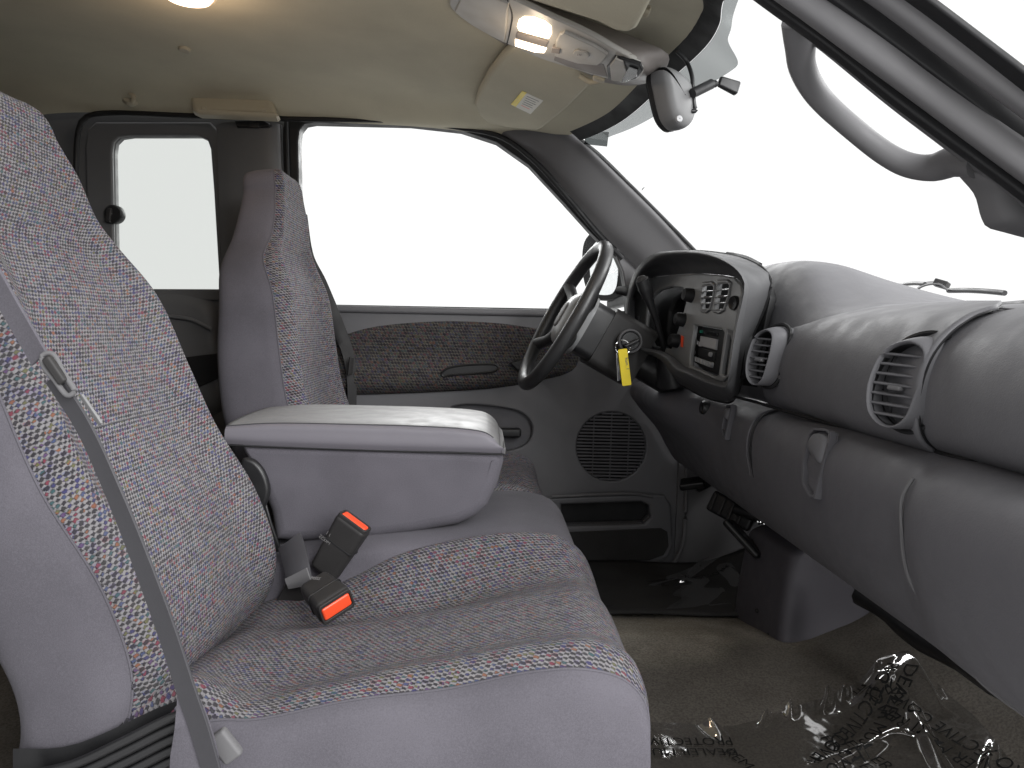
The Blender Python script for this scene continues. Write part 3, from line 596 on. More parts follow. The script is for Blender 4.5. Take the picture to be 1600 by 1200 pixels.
# ================================================================ REAR SIDE PANEL
rp = thing('rear_quarter_panel', 'dark grey rear side panel with tinted quarter window behind the driver seat', 'panel', (-.8, .80, 0))
rh = [(-1.07, 1.1772), (-1.0661, 1.2057), (-1.0517, 1.2204), (-1.0214, 1.2258), (-0.8304, 1.2321), (-0.8053, 1.2214), (-0.7964, 1.1968), (-0.7877, 1.0792), (-0.7718, 0.8044), (-1.067, 0.7972), (-1.0678, 0.8906)]
plate('quarter_panel', [[(-1.5911, 1.3703), (-1.1673, 1.3328), (-0.6008, 1.3028), (-0.5791, 1.2645), (-0.5185, -0.2274), (-1.6374, -0.243)], rh], 'rear', -.03, .0, M['trim2'], rp, .008, 4)
plate('window_surround', [[(-1.1445, 1.1925), (-1.1367, 1.2388), (-1.1152, 1.2607), (-0.798, 1.2713), (-0.7766, 1.249), (-0.7695, 1.187), (-0.7482, 0.7721), (-1.125, 0.7692), (-1.1415, 0.8885)], rh], 'rear', -.002, .012, M['trim2'], rp, .006, 4)
plate('quarter_pane', [[(-1.0924, 1.2385), (-0.7623, 1.2495), (-0.7536, 0.7903), (-1.0979, 0.7809)]], 'rear', -.025, -.021, M['tint'], rp, .0005)
pad('lower_panel', [(-1.0349, 0.7644), (-0.7991, 0.7781), (-0.772, 0.6797), (-0.7631, 0.4572), (-1.038, 0.4509)], 'rear', -.002, .03, M['trim2'], rp, power=4)
tube('panel_crease', [(-0.9087, 0.745, 0.7234), (-0.8408, 0.745, 0.7144), (-0.7871, 0.745, 0.6886)], .006, M['trim2'], rp, n=8)
plate('lower_recess', [[(-0.8881, 0.6041), (-0.7709, 0.6217), (-0.762, 0.5524), (-0.8435, 0.5137)]], 'rear', .03, .036, M['rubber'], rp, .002)
lt = lathe('window_latch', [(.001, .026), (.022, .025), (.026, .02), (.026, .0)], (-1.0624, 0.775, 1.0054), (0, -1, 0), M['black'], rp)
obox('latch_lever', (-1.0719, 0.75, 1.0016), (.15, 0, 1), (1, 0, 0), (.04, .016, .012), .004, M['midgrey'], rp)
bp = thing('door_pillar', 'dark grey pillar between the quarter window and the driver window', 'pillar', (-.6, .78, 0))
P = cr([(-0.7683, 0.735, 1.254), (-0.7394, 0.722, 1.2603), (-0.67, 0.712, 1.2618), (-0.6113, 0.714, 1.2626), (-0.5915, 0.725, 1.2609), (-0.591, 0.75, 1.2637)], 24)
Q = cr([(-0.7472, 0.765, 0.3473), (-0.7167, 0.75, 0.3503), (-0.6517, 0.74, 0.3533), (-0.5867, 0.742, 0.3544), (-0.5674, 0.752, 0.3532), (-0.567, 0.78, 0.3488)], 24)
gmesh('pillar_trim', np.stack([P + (Q - P) * k for k in np.linspace(0, 1, 12)], 0), M['trim2'], bp)
tube('pillar_seal', [(-0.5766, 0.735, 1.2708), (-0.5716, 0.74, 1.0791), (-0.5635, 0.75, 0.7581), (-0.5577, 0.755, 0.4646)], .006, M['rubber'], bp, n=8)
plate('belt_slot', [[(-0.7076, 1.2601), (-0.6276, 1.2627), (-0.6101, 1.253), (-0.6171, 1.2459), (-0.7006, 1.2431)]], 'door', .04, .062, M['black'], bp, .003)
obox('belt_slot_tab', (-0.6525, 0.7, 1.2491), (1, 0, 0), (0, 0, 1), (.024, .014, .01), .002, M['midgrey'], bp)
bc = thing('belt_anchor_cover', 'tan trim cover on the headliner edge above the door pillar', 'trim cover', (-0.695, 0.66, 1.2896))
frc = mkframe((-0.6934, 0.655, 1.2883), (1, 0, 0), (0, .25, 1))
plate('cover', [[(-.118, .030), (-.110, .034), (.082, .030), (.098, .022), (.122, -.030), (.116, -.036), (-.086, -.034), (-.104, -.026)]], frc, -.02, .018, M['tan'], bc, .012, 5)
for a in (-.072, .085): obox('screw_plug', fmat(frc) @ Vector((a, -.020, .018)), (1, 0, 0), (0, 0, 1), (.014, .010, .004), .0015, M['tan'], bc)
ch = thing('coat_hook', 'small tan coat hook on the headliner above the quarter window', 'hook', (-0.9717, 0.66, 1.3018))
lathe('hook_base', [(.001, .010), (.016, .008), (.022, .0), (.022, -.01)], (-0.97, 0.66, 1.3019), (0, -1, .2), M['tan'], ch)
tube('hook_arm', [(-0.9748, 0.645, 1.314), (-0.9584, 0.638, 1.3059), ((-0.9492, 0.636, 1.2957)), (-0.957, 0.642, 1.284)], [.008, .006], M['tan'], ch, n=8)
# ================================================================ WINDSHIELD PILLARS
ap = thing('windshield_pillar', 'grey trim pillar between driver window and windshield', 'pillar', (0.3736, 0.68, 1.081), 'windshield pillars')
c1 = [(-0.0198, 0.705, 1.2577), (0.0249, 0.7, 1.2389), (0.1242, 0.705, 1.1807), (0.2223, 0.71, 1.0829), (0.3152, 0.72, 0.9859), (0.3921, 0.73, 0.9192), (0.457, 0.74, 0.8582)]
c2 = [(0.0241, 0.68, 1.2565), (0.0716, 0.67, 1.2317), (0.161, 0.675, 1.1791), (0.2562, 0.68, 1.0878), (0.3572, 0.69, 0.9908), (0.4372, 0.7, 0.9233), (0.5057, 0.71, 0.8543)]
c3 = [(0.1357, 0.645, 1.2516), (0.1739, 0.64, 1.2314), (0.2323, 0.64, 1.1893), (0.3361, 0.65, 1.0991), (0.4264, 0.665, 1.0194), (0.5038, 0.68, 0.9481), (0.5732, 0.69, 0.8587)]
c4_ = [(0.208, 0.625, 1.2491), (0.219, 0.625, 1.2294), (0.2649, 0.625, 1.1905), (0.362, 0.64, 1.1084), (0.4521, 0.655, 1.031), (0.5296, 0.67, 0.9584), (0.6058, 0.68, 0.8768)]
c5 = [(0.2225, 0.65, 1.2591), (0.2336, 0.65, 1.2391), (0.2801, 0.65, 1.1999), (0.3775, 0.66, 1.1159), (0.4686, 0.675, 1.0378), (0.5489, 0.69, 0.9611), (0.6295, 0.7, 0.8787)]
gmesh('pillar_trim', loft([c1, c2, c3, c4_, c5], 40, 24), M['trim'], ap)
tube('glass_seal', [(0.2156, 0.63, 1.2439), (0.2335, 0.63, 1.2243), (0.2819, 0.635, 1.1899), (0.3777, 0.65, 1.109), (0.4685, 0.665, 1.0312), (0.5575, 0.68, 0.9532), (0.6357, 0.69, 0.8782)], .0055, M['rubber'], ap, n=8)
pp = thing('passenger_pillar', 'near windshield pillar with rubber weatherstrip crossing the top right corner', 'pillar', (0.4525, -0.68, 0.951), 'windshield pillars')
def band(name, s, w, h, mat, y, r=.4):
    tube(name, s, 1.0, mat, pp, prof=rprof(w, h, min(w, h) * r, 3), up=(0, -1, 0))
band('pillar_trim', [(0.1811, -0.62, 1.1815), (0.2945, -0.62, 1.0936), (0.3704, -0.625, 1.0386), (0.4429, -0.63, 0.9832), (0.5125, -0.64, 0.9305), (0.5814, -0.65, 0.877), (0.65, -0.66, 0.8191), (0.7727, -0.66, 0.7332)], .010, .008, M['trim'], 0)
band('door_seal', [(0.1743, -0.655, 1.1516), (0.2793, -0.655, 1.08), (0.3554, -0.66, 1.0284), (0.4249, -0.665, 0.9765), (0.4942, -0.67, 0.9285), (0.5603, -0.68, 0.8794), (0.6259, -0.69, 0.8268), (0.7441, -0.69, 0.7442)], .0100, .008, M['rubber'], 0)
band('weatherstrip', [(0.1685, -0.68, 1.1544), (0.316, -0.685, 1.0601), (0.3827, -0.69, 1.0138), (0.4523, -0.69, 0.969), (0.5446, -0.7, 0.9026), (0.6219, -0.71, 0.8471), (0.7221, -0.71, 0.783)], .0165, .012, M['trim'], 0, .8)
band('door_channel', [(0.163, -0.7, 1.1782), (0.3657, -0.7, 1.0516), (0.4582, -0.7, 0.9923), (0.5419, -0.7, 0.9372), (0.627, -0.7, 0.8819), (0.7281, -0.7, 0.8175)], .0150, .006, M['rubber'], 0)
band('outer_pillar', [(0.1581, -0.72, 1.1866), (0.382, -0.725, 1.0525), (0.4456, -0.73, 1.0071), (0.5159, -0.735, 0.9582), (0.5931, -0.74, 0.9045), (0.6888, -0.74, 0.8438)], .016, .012, M['trim'], 0, .7)
band('pillar_edge_strip', [(0.1535, -0.74, 1.1889), (0.3938, -0.745, 1.0436), (0.4524, -0.75, 1.0021), (0.5013, -0.755, 0.9662), (0.5764, -0.76, 0.9127), (0.6694, -0.76, 0.8538)], .0035, .012, M['rubber'], 0, .7)
pad('pillar_foot', [(0.1227, 0.1073), (0.1447, 0.0816), (0.1537, 0.0575), (0.1602, 0.0472), (0.1765, 0.0421), (0.2646, 0.0327), (0.2765, 0.0647), (0.2168, 0.0839)], 'gh', -.02, .012, M['trim'], pp, power=3)
gh = thing('grab_handle', 'curved grey plastic grab handle on the near windshield pillar', 'handle', (0.4076, -0.6, 0.9705))
tube('grip', [(0.3295, -0.635, 1.0606), (0.3392, -0.615, 1.0437), (0.3524, -0.59, 1.0258), (0.3815, -0.565, 1.0025), (0.4366, -0.545, 0.9692), (0.4786, -0.55, 0.9383), (0.4992, -0.56, 0.9255), (0.5155, -0.58, 0.919), (0.5256, -0.61, 0.9206), (0.535, -0.64, 0.9161)], [.019, .016, .0142, .0130, .0126, .0126, .0130, .014, .016, .019], M['trim'], gh, n=14, prof=[(math.cos(a) * 1.1, math.sin(a) * .85) for a in np.linspace(0, 2 * math.pi, 16, endpoint=False)], up=(0, 1, 0))
# ================================================================ WINDSHIELD
ws = thing('windshield', 'clear windshield with black border and grey dotted shade strip', 'window', (.6, 0, .8))
HD = [(0.1876, 0.64, 1.2352), (0.2211, 0.6, 1.2351), (0.2951, 0.45, 1.2444), (0.3501, 0.2, 1.2657), (0.3838, 0.02, 1.2793)] + [(.375, -.1, 1.275)]
HD = HD + [(p[0], -p[1], p[2]) for p in HD[::-1] if p[1] > .15]
BT = [(.74, .72, .76), (.80, .62, .765), (.93, .42, .765), (1.0, .2, .765), (1.015, 0, .765), (1.01, -.1, .765), (1.0, -.2, .765), (.93, -.42, .765), (.80, -.62, .765), (.74, -.72, .76)]
HDc = cr(HD, 180); BTc = cr(BT, 180)
def WS(k0, k1, n, i0=0, i1=180, lift=.0): return np.stack([HDc[i0:i1] + (BTc[i0:i1] - HDc[i0:i1]) * k + V((.0, 0, .018)) * math.sin(math.pi * k) + V((-.004, 0, -.006)) * lift for k in np.linspace(k0, k1, n)], 0)
gmesh('pane', WS(-.06, 1.03, 16), M['glass'], ws)
gmesh('black_border', WS(-.03, .030, 4, 6, 174, 1.), M['rubber'], ws)
# dotted shade strip, with the deeper tab behind the mirror
rows = []
for j in range(5):
    r = []
    for i in range(18, 162):
        y = HDc[i][1]
        d = .028 + (.060 * max(0., 1 - max(0., y + .04) / .55)) / (1 + math.exp(-(y + .045) / .010))
        k = .03 + d * j / 4
        r.append(HDc[i] + (BTc[i] - HDc[i]) * k + V((-.003, 0, -.004)))
    rows.append(r)
gmesh('shade_strip', rows, M['shade'], ws)
st = plate('inspection_sticker', [[(-.036, -.018), (.036, -.018), (.036, .018), (-.036, .018)]], mkframe((0.2692, 0.575, 1.2159), (.75, -.62, -.2), (-.3, .1, .9)), 0, .0008, M['shade'], ws, .0002)
lathe('stone_chip', [(.001, .002), (.005, .001), (.006, 0)], (0.3941, 0.56, 1.0871), (-.8, 0, .6), M['rubber'], ws, 10)
# ================================================================ OVERHEAD
dl = thing('dome_lamp', 'glowing warm round dome lamp at the top edge of the headliner', 'lamp', (-0.5923, 0.0717, 1.335))
c = V((-0.5787, 0.0327, 1.322))
lathe('lens', [(.001, -.012), (.025, -.0105), (.040, -.006), (.046, .002), (.046, .02)], c, (0, 0, 1), M['lampd'], dl, 32)
lathe('bezel_ring', [(.046, .0), (.050, .001), (.053, .008), (.053, .02)], c, (0, 0, 1), M['tan'], dl, 32)
dm = bpy.data.lights.new('dome_lamp_bulb', 'POINT'); dm.energy = .9; dm.color = (1, .72, .48); dm.shadow_soft_size = .03
o = bpy.data.objects.new('dome_lamp_bulb', dm); S.collection.objects.link(o); o.location = (c[0], c[1], c[2] - .04)
hp = lathe('headliner_plug', [(.001, -.003), (.011, -.003), (.014, 0), (.014, .006)], (-0.7194, 0.3808, 1.338), (.1, .2, 1), M['tan'], None, 18)
tag(hp, 'small oval plug in the headliner behind the dome lamp', 'plug')
cn = thing('overhead_console', 'grey overhead console with lit map lamps on the headliner', 'console', (0.102, 0.0, 1.2583))
face = [(-0.1894, -0.0127), (-0.1804, -0.0399), (-0.1487, -0.0719), (-0.1019, -0.0914), (-0.061, -0.0977), (0.0009, -0.1039), (0.0613, -0.0893), (0.1271, -0.0716), (0.1703, -0.0479), (0.1918, -0.0028), (0.19, 0.0429), (0.1665, 0.0718), (0.1297, 0.0843), (0.0884, 0.1002), (0.0514, 0.1074), (0.013, 0.1098), (-0.0324, 0.1162), (-0.0679, 0.1207), (-0.1147, 0.1147), (-0.1636, 0.0608)]
basep = [(-0.2327, -0.1564), (-0.2222, -0.2188), (-0.1722, -0.2551), (-0.1199, -0.2775), (-0.074, -0.2927), (-0.005, -0.2919), (0.0625, -0.2754), (0.1353, -0.2514), (0.1948, -0.2061), (0.2294, -0.1296), (0.2362, -0.02), (0.2219, 0.0274), (0.1794, 0.0352), (0.1163, 0.0339), (0.0541, 0.0275), (0.0015, 0.0243), (-0.0467, 0.0308), (-0.0968, 0.0351), (-0.159, 0.0234), (-0.2128, -0.0498)]
T0, T1 = fmat('con', .0), fmat('con', -.05)
n_ = 64
F_ = cr([tuple(T0 @ Vector((a, b, 0))) for a, b in face], n_, True); B_ = cr([tuple(T1 @ Vector((a, b, 0))) for a, b in basep], n_, True)
inner = F_.mean(0) + (F_ - F_.mean(0)) * .97
gmesh('console_shell', loft([list(B_), list(B_ * .35 + F_ * .65), list(F_ + V((0, 0, .003))), list(inner + V(T0.to_3x3() @ Vector((0, 0, .0015))))], n_, 16, closed=False), M['mauve'], cn)
plate('console_face', [face], 'con', -.008, .0025, M['console'], cn, .003, 3, sm=60)
T = fmat('con')
def cplate(name, s, z0, z1, mat, b=.002, sm=0): return plate(name, [s], 'con', z0, z1, mat, cn, b, 2, sm)
cplate('lamp_lens', [(-0.0508, 0.0482), (-0.042, 0.0711), (-0.0234, 0.086), (-0.0042, 0.0874), (0.0087, 0.0768), (0.0128, 0.0447), (0.0099, 0.0197), (-0.0186, 0.0098), (-0.0488, 0.0015), (-0.0532, 0.0158)], -.001, .006, M['lampw'], .003)
cplate('lamp_switch', [(-0.0521, -0.0113), (0.0097, 0.0066), (0.0083, -0.0247), (-0.0536, -0.042)], -.001, .0055, M['mauve'], .0015)
cplate('lamp_lens', [(-0.0545, -0.0529), (0.0091, -0.0341), (0.0069, -0.0573), (-0.0107, -0.0727), (-0.0534, -0.0826)], -.001, .006, M['lampw'], .002)
cplate('rear_bin_lid', [(-0.1773, -0.0279), (-0.1483, -0.0587), (-0.1019, -0.0779), (-0.075, -0.0809), (-0.0728, -0.0097), (-0.0725, 0.0733), (-0.071, 0.1073), (-0.1147, 0.1044), (-0.1615, 0.052)], .0, .007, M['console'], .003)
cplate('front_bin_lid', [(0.0234, 0.024), (0.027, 0.0651), (0.035, 0.0822), (0.0919, 0.0761), (0.1212, 0.0622), (0.1182, 0.0184), (0.1118, -0.0064), (0.0752, -0.0363), (0.0273, -0.046)], .0, .008, M['console'], .003)
cplate('lid_button', [(0.0613, 0.0246), (0.0673, 0.0375), (0.0843, 0.0424), (0.0911, 0.0298), (0.0857, 0.0138), (0.0687, 0.0057), (0.0605, 0.0104)], .007, .011, M['console'], .0015)
for k in range(5): obox('button_rib', T @ Vector(((lambda q: (q[0], q[1], .0115))([(0.0753, 0.0245)][0]))) + Vector((-.006 + k * .003, 0, 0)), (0, 1, 0), (1, 0, 0), (.008, .0011, .001), .0003, M['mauve'], cn, 1)
cplate('lid_hinge', [(0.0204, 0.0014), (0.0352, 0.007), (0.0362, -0.0155), (0.0202, -0.0257)], .004, .011, M['mauve'], .001)
cplate('open_pocket', [(0.0279, -0.0525), (0.076, -0.0427), (0.1211, 0.0004), (0.1379, -0.0549), (0.113, -0.0684), (0.0605, -0.0825), (0.0278, -0.0816)], .0, .0032, M['mauve'], .0005)
cplate('compass_display', [(0.1286, 0.0018), (0.1336, 0.0624), (0.148, 0.0715), (0.1808, 0.0743), (0.1908, 0.051), (0.1879, 0.0039), (0.1658, -0.0454), (0.1402, -0.0522)], .0, .0075, M['black'], .002)
cplate('display_bezel', [(0.1321, 0.0269), (0.1357, 0.0647), (0.1501, 0.0671), (0.165, 0.0286), (0.1656, -0.03), (0.1463, -0.0411)], .002, .0115, M['console'], .002)
cplate('display_lens', [(0.1646, 0.0562), (0.1817, 0.0582), (0.1863, 0.0242), (0.1727, -0.0255), (0.1656, -0.03), (0.163, 0.0119)], .007, .010, M['screen'], .001)
tube('lid_gap', [T @ Vector((a, b, .003)) for a, b in [(-0.0746, 0.1093), (-0.0647, 0.058), (-0.0661, -0.0189), (-0.0706, -0.0937)]], .0014, M['rubber'], cn, n=6)
mlp = bpy.data.lights.new('map_lamp_bulb', 'POINT'); mlp.energy = .25; mlp.color = (1, .8, .58); mlp.shadow_soft_size = .02
o = bpy.data.objects.new('map_lamp_bulb', mlp); S.collection.objects.link(o); o.location = T @ Vector((*[(-0.0204, 0.0175)][0], .05))
# visors
dv = thing('sun_visor', 'tan driver sun visor with yellow and white warning label, beyond the overhead console', 'sun visor', (0.0825, 0.3, 1.2525), 'sun visors')
plate('visor_pad', [[(-0.0859, 0.1413), (-0.0609, 0.212), (0.0243, 0.1955), (0.1097, 0.157), (0.109, 0.107), (0.0787, -0.0617), (0.0358, -0.2412), (0.0246, -0.2709), (-0.0457, -0.3041), (-0.1062, -0.3185), (-0.1324, -0.2764), (-0.1457, -0.1993), (-0.1359, -0.1044), (-0.1128, 0.0284)]], 'vis', -.012, .012, M['head'], dv, .011, 5)
tube('pivot_rod', [(0.1708, 0.12, 1.2305), (0.1933, 0.12, 1.2186), (0.214, 0.1, 1.2158)], .006, M['tan'], dv, n=8)
obox('visor_clip', (0.2074, 0.09, 1.2175), (1, 0, -.3), (0, 1, 0), (.025, .02, .012), .004, M['tan'], dv)
plate('warning_label', [[(-0.0317, -0.0173), (0.0199, -0.0437), (-0.0028, -0.1547), (-0.0541, -0.1227)]], 'vis', .0122, .0128, M['white'], dv, .0002)
plate('label_stripe', [[(-0.0317, -0.0146), (-0.0209, -0.0193), (-0.0409, -0.1285), (-0.054, -0.1198)]], 'vis', .0129, .0133, M['yellow'], dv, .0001)
lab = [(-0.0216, -0.0322), (0.0145, -0.0489), (-0.004, -0.1338), (-0.032, -0.1175)]
def lerp2(u, v): return tuple((1 - u) * (1 - v) * lab[0][k] + u * (1 - v) * lab[1][k] + u * v * lab[2][k] + (1 - u) * v * lab[3][k] for k in (0, 1))
for k in range(6):
    q0, q1 = lerp2(.08, .08 + k * .16), lerp2(.92 - .12 * (k % 2), .08 + k * .16)
    a = V((q1[0] - q0[0], q1[1] - q0[1])); nn = unit((-a[1], a[0])) * .0012
    plate('printed_line', [[tuple(V(q0) - nn), tuple(V(q1) - nn), tuple(V(q1) + nn), tuple(V(q0) + nn)]], 'vis', .0129, .0131, M['red'] if k == 5 else M['greyink'], dv, .00005)
pv = thing('sun_visor', 'tan passenger sun visor cut off by the top edge beside the overhead console', 'sun visor', (0.1567, -0.22, 1.2413), 'sun visors')
frv = mkframe((0.1698, -0.2, 1.2398), (.95, 0, -.24), (0, -1, .02))
plate('visor_pad', [[(-.20, .16), (-.16, -.03), (.0, -.036), (.036, -.050), (.058, -.040), (.066, -.02), (.068, .16)]], frv, -.012, .012, M['head'], pv, .011, 5)
tube('pivot_rod', [(0.2258, -0.18, 1.2335), (0.241, -0.17, 1.2482), (0.2528, -0.17, 1.2465)], .006, M['tan'], pv, n=8)
obox('visor_clip', (0.2439, -0.16, 1.2532), (1, 0, -.3), (0, 1, 0), (.026, .022, .014), .004, M['tan'], pv)
# mirror
rm = thing('rear_view_mirror', 'black rear view mirror on an arm behind the windshield', 'mirror', (0.347, 0.0, 1.1617))
O = cr([(-0.0451, 0.0461), (-0.0192, 0.0464), (0.0078, 0.0372), (0.0287, 0.0243), (0.0383, 0.0066), (0.0389, -0.0321), (0.0297, -0.0505), (0.0167, -0.0586), (-0.0001, -0.0588), (-0.0173, -0.0459), (-0.0282, -0.0263), (-0.0396, 0.0049), (-0.0474, 0.0293)], 48, True)
c0 = O.mean(0)
def ring(k, z): return [tuple(fmat('rvm', z) @ Vector((*(c0 + (O[i] - c0) * k), 0))) for i in range(48)]
gmesh('mirror_housing', loft([ring(.90, -.034), ring(.97, -.030), ring(1.0, -.022), ring(1.0, -.006), ring(.93, .008), ring(.75, .016), ring(.4, .020), ring(.02, .021)], 48, 40, even=True), M['mirrorback'], rm)
plate('mirror_rim', [list(map(tuple, c0 + (O - c0) * 1.0)), list(map(tuple, c0 + (O - c0) * .88))], 'rvm', -.042, -.026, M['black'], rm, .004, 3)
plate('mirror_pane', [list(map(tuple, c0 + (O - c0) * .89))], 'rvm', -.038, -.034, M['mirror'], rm, .0005)
lathe('mount_screw', [(.001, .004), (.006, .003), (.007, -.002)], (0.3472, -0.012, 1.116), (.2, -.9, .1), M['grey'], rm, 12)
tube('mirror_arm', [(0.3736, 0.0, 1.1673), (0.3952, 0.01, 1.1805), (0.4147, 0.02, 1.1925)], [.0095, .0095], M['black'], rm, n=12)
lathe('ball_joint', [(.001, -.007), (.005, -.005), (.007, 0), (.005, .005), (.001, .007)], (0.4209, 0.02, 1.1927), (.6, .5, .2), M['black'], rm, 12)
obox('windshield_foot', (0.4499, 0.03, 1.1943), (.82, .1, -.25), (.25, .1, .9), (.042, .026, .016), .004, M['black'], rm, 3, .75)
tube('mirror_cable', [(0.3457, 0.02, 1.2507), (0.366, 0.03, 1.2369), (0.3759, 0.02, 1.2066), (0.3785, 0.015, 1.173), (0.382, 0.015, 1.1493), (0.3849, 0.015, 1.1398), (0.3763, 0.015, 1.1384)], .0042, M['black'], rm, n=8)
# door mirror outside
om = thing('door_mirror', 'black door mirror outside the far driver window', 'mirror', (.36, 1.12, .75))
mo = [(-0.0723, 0.129), (-0.0862, 0.2164), (-0.0758, 0.2677), (-0.039, 0.295), (0.0254, 0.3004), (0.0794, 0.2897), (0.116, 0.2522), (0.1299, 0.2045), (0.1283, 0.1231), (0.1133, 0.0803), (0.0789, 0.0663), (-0.0122, 0.0673), (-0.0479, 0.0894)]
plate('mirror_shell', [mo], 'mir', -.07, .0, M['rubber'], om, .008, 4, sm=50)
plate('mirror_pane', [[(-0.0308, 0.1277), (-0.0411, 0.2097), (-0.0302, 0.2432), (-0.0032, 0.2626), (0.0361, 0.2682), (0.0664, 0.2577), (0.0855, 0.2276), (0.0945, 0.1653), (0.0916, 0.1076), (0.0721, 0.0851), (-0.0038, 0.0864), (-0.0231, 0.0996)]], 'mir', .0, .003, M['mirror'], om, .001, 2, sm=50)
obox('mirror_arm', (0.447, 0.98, 0.8149), (.3, -1, .1), (0, 0, 1), (.30, .035, .03), .01, M['black'], om)
# ================================================================ DASHBOARD
da = thing('dashboard', 'dark grey vinyl dashboard with instrument hood, vents and glove box', 'dashboard', (.55, 0, .3))
def up(y):      # upper face and top pad, from the belt seam to the windshield
    w = 1 / (1 + math.exp((.03 - y) / .045))          # 0 passenger side, 1 behind the instrument hood
    e = 1 / (1 + math.exp((y + .63) / .035))         # near end bulges out
    P = np.array([(.556, .572), (.528, .598), (.520, .65), (.530, .70), (.566, .738), (.64, .760), (.75, .770), (.90, .770), (1.01, .757)])
    E = np.array([(.556, .572), (.515, .600), (.505, .66), (.530, .715), (.580, .748), (.65, .764), (.75, .770), (.90, .768), (1.01, .755)])
    D = np.array([(.545, .585), (.545, .66), (.550, .76), (.560, .83), (.60, .868), (.68, .872), (.78, .84), (.90, .80), (1.01, .765)])
    Q = P * (1 - e) + E * e
    wt = 1 / (1 + math.exp((-.075 - y) / .055))
    wk = np.array([w, w, w, w * .6 + wt * .4, wt, wt, wt, wt, wt])[:, None]
    Q = Q * (1 - wk) + D * wk
    Q = Q + np.array([(.014 * (1 - k / 9), 0) for k in range(9)])
    return [(x - (.10 * (abs(y) / .75) ** 3 if k > 5 else 0) * (k - 5) / 3, y, z - (.03 * max(0, (y - .5) / .2) ** 2 if k > 2 else 0)) for k, (x, z) in enumerate(Q)]
Ys = np.linspace(-.86, .72, 90)
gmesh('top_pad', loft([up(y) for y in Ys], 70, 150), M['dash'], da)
def low(y):
    e = 1 / (1 + math.exp((y + .63) / .02))
    P = np.array([(.565, .580), (.545, .575), (.516, .563), (.500, .538), (.496, .50), (.504, .44), (.522, .385), (.548, .348), (.60, .325), (.70, .32)])
    E = np.array([(.560, .583), (.520, .578), (.490, .560), (.476, .530), (.474, .49), (.488, .43), (.516, .375), (.546, .345), (.60, .325), (.70, .32)])
    Q = P * (1 - e) + E * e
    s = min(1, max(0, (y - .12) / .3)); s = s * s * (3 - 2 * s)
    return [(x - .10 * s * min(1, max(0, (z - .42) / .13)), y, z) for x, z in Q]
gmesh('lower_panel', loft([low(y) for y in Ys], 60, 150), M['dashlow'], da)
# near end of the dash, closed by a flat end panel
pu_, pl_ = cr(up(-.858), 40), cr(low(-.858), 40)
ring_ = np.vstack([pu_, np.array([(.98, -.858, .40)]), pl_[::-1]])
mid_ = np.array([(.74, -.856, .55)])
mesh('end_panel', np.vstack([ring_, mid_]), [(i, (i + 1) % len(ring_), len(ring_)) for i in range(len(ring_))], M['dashlow'], da, smooth=False)
# seam between the upper and lower halves, end seam
tube('belt_seam', [(0.4542, 0.12, 0.5966), (0.4929, -0.03, 0.5928), (0.527, -0.18, 0.5834), (0.5512, -0.3, 0.5773), (0.5585, -0.46, 0.5771), (0.5553, -0.56, 0.5791), (0.5553, -0.61, 0.5797), (0.5567, -0.66, 0.5861), (0.5674, -0.72, 0.5961)], .003, M['rubber'], da, n=6)
tube('end_seam', [(.498, -.615, .556), (.486, -.617, .535), (.485, -.62, .50), (.494, -.628, .44), (.514, -.655, .40), (.535, -.70, .355), (.56, -.75, .335)], .0022, M['trim'], da, n=6)
for k in (0, 1): tube('panel_seam', [(.547, -.045 - k * .018, .577), (.515, -.046 - k * .018, .565), (.4985, -.047 - k * .018, .538), (.494, -.048 - k * .018, .50), (.503, -.05 - k * .018, .45)], .0022, M['rubber'] if k else M['dashlow'], da, n=6)
# airbag door: a separate skin a few millimetres proud of the pad
def bag(s, t):
    prof = np.array(cr([(.547, .580), (.523, .600), (.513, .65), (.522, .70), (.556, .7395), (.606, .757), (.652, .7665)], 40))
    x, z = prof[int(round(t * 39))]
    yl = np.interp(t, [0, .2, .45, .65, .8, .92, 1], [-.035, -.03, -.028, -.03, -.04, -.075, -.15])
    yr = np.interp(t, [0, .2, .45, .65, .8, .92, 1], [-.560, -.572, -.582, -.588, -.58, -.54, -.43])
    return (x + .011, yl + (yr - yl) * s, z)
G = np.array([[bag(s, t) for s in np.linspace(0, 1, 60)] for t in np.linspace(0, 1, 40)])
bagd = gmesh('airbag_door', G, M['dash'], da, thick=.006, flip=True); bagd['label'] = 'smooth bulging passenger airbag door between the two round vents'
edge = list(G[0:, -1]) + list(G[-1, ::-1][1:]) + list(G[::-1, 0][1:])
tube('airbag_seam_shade', [tuple(p + V((-.0008, 0, .0008))) for p in edge[::3]], .0016, M['rubber'], da, n=6)  # black tube painting in the shadow of the gap round the door
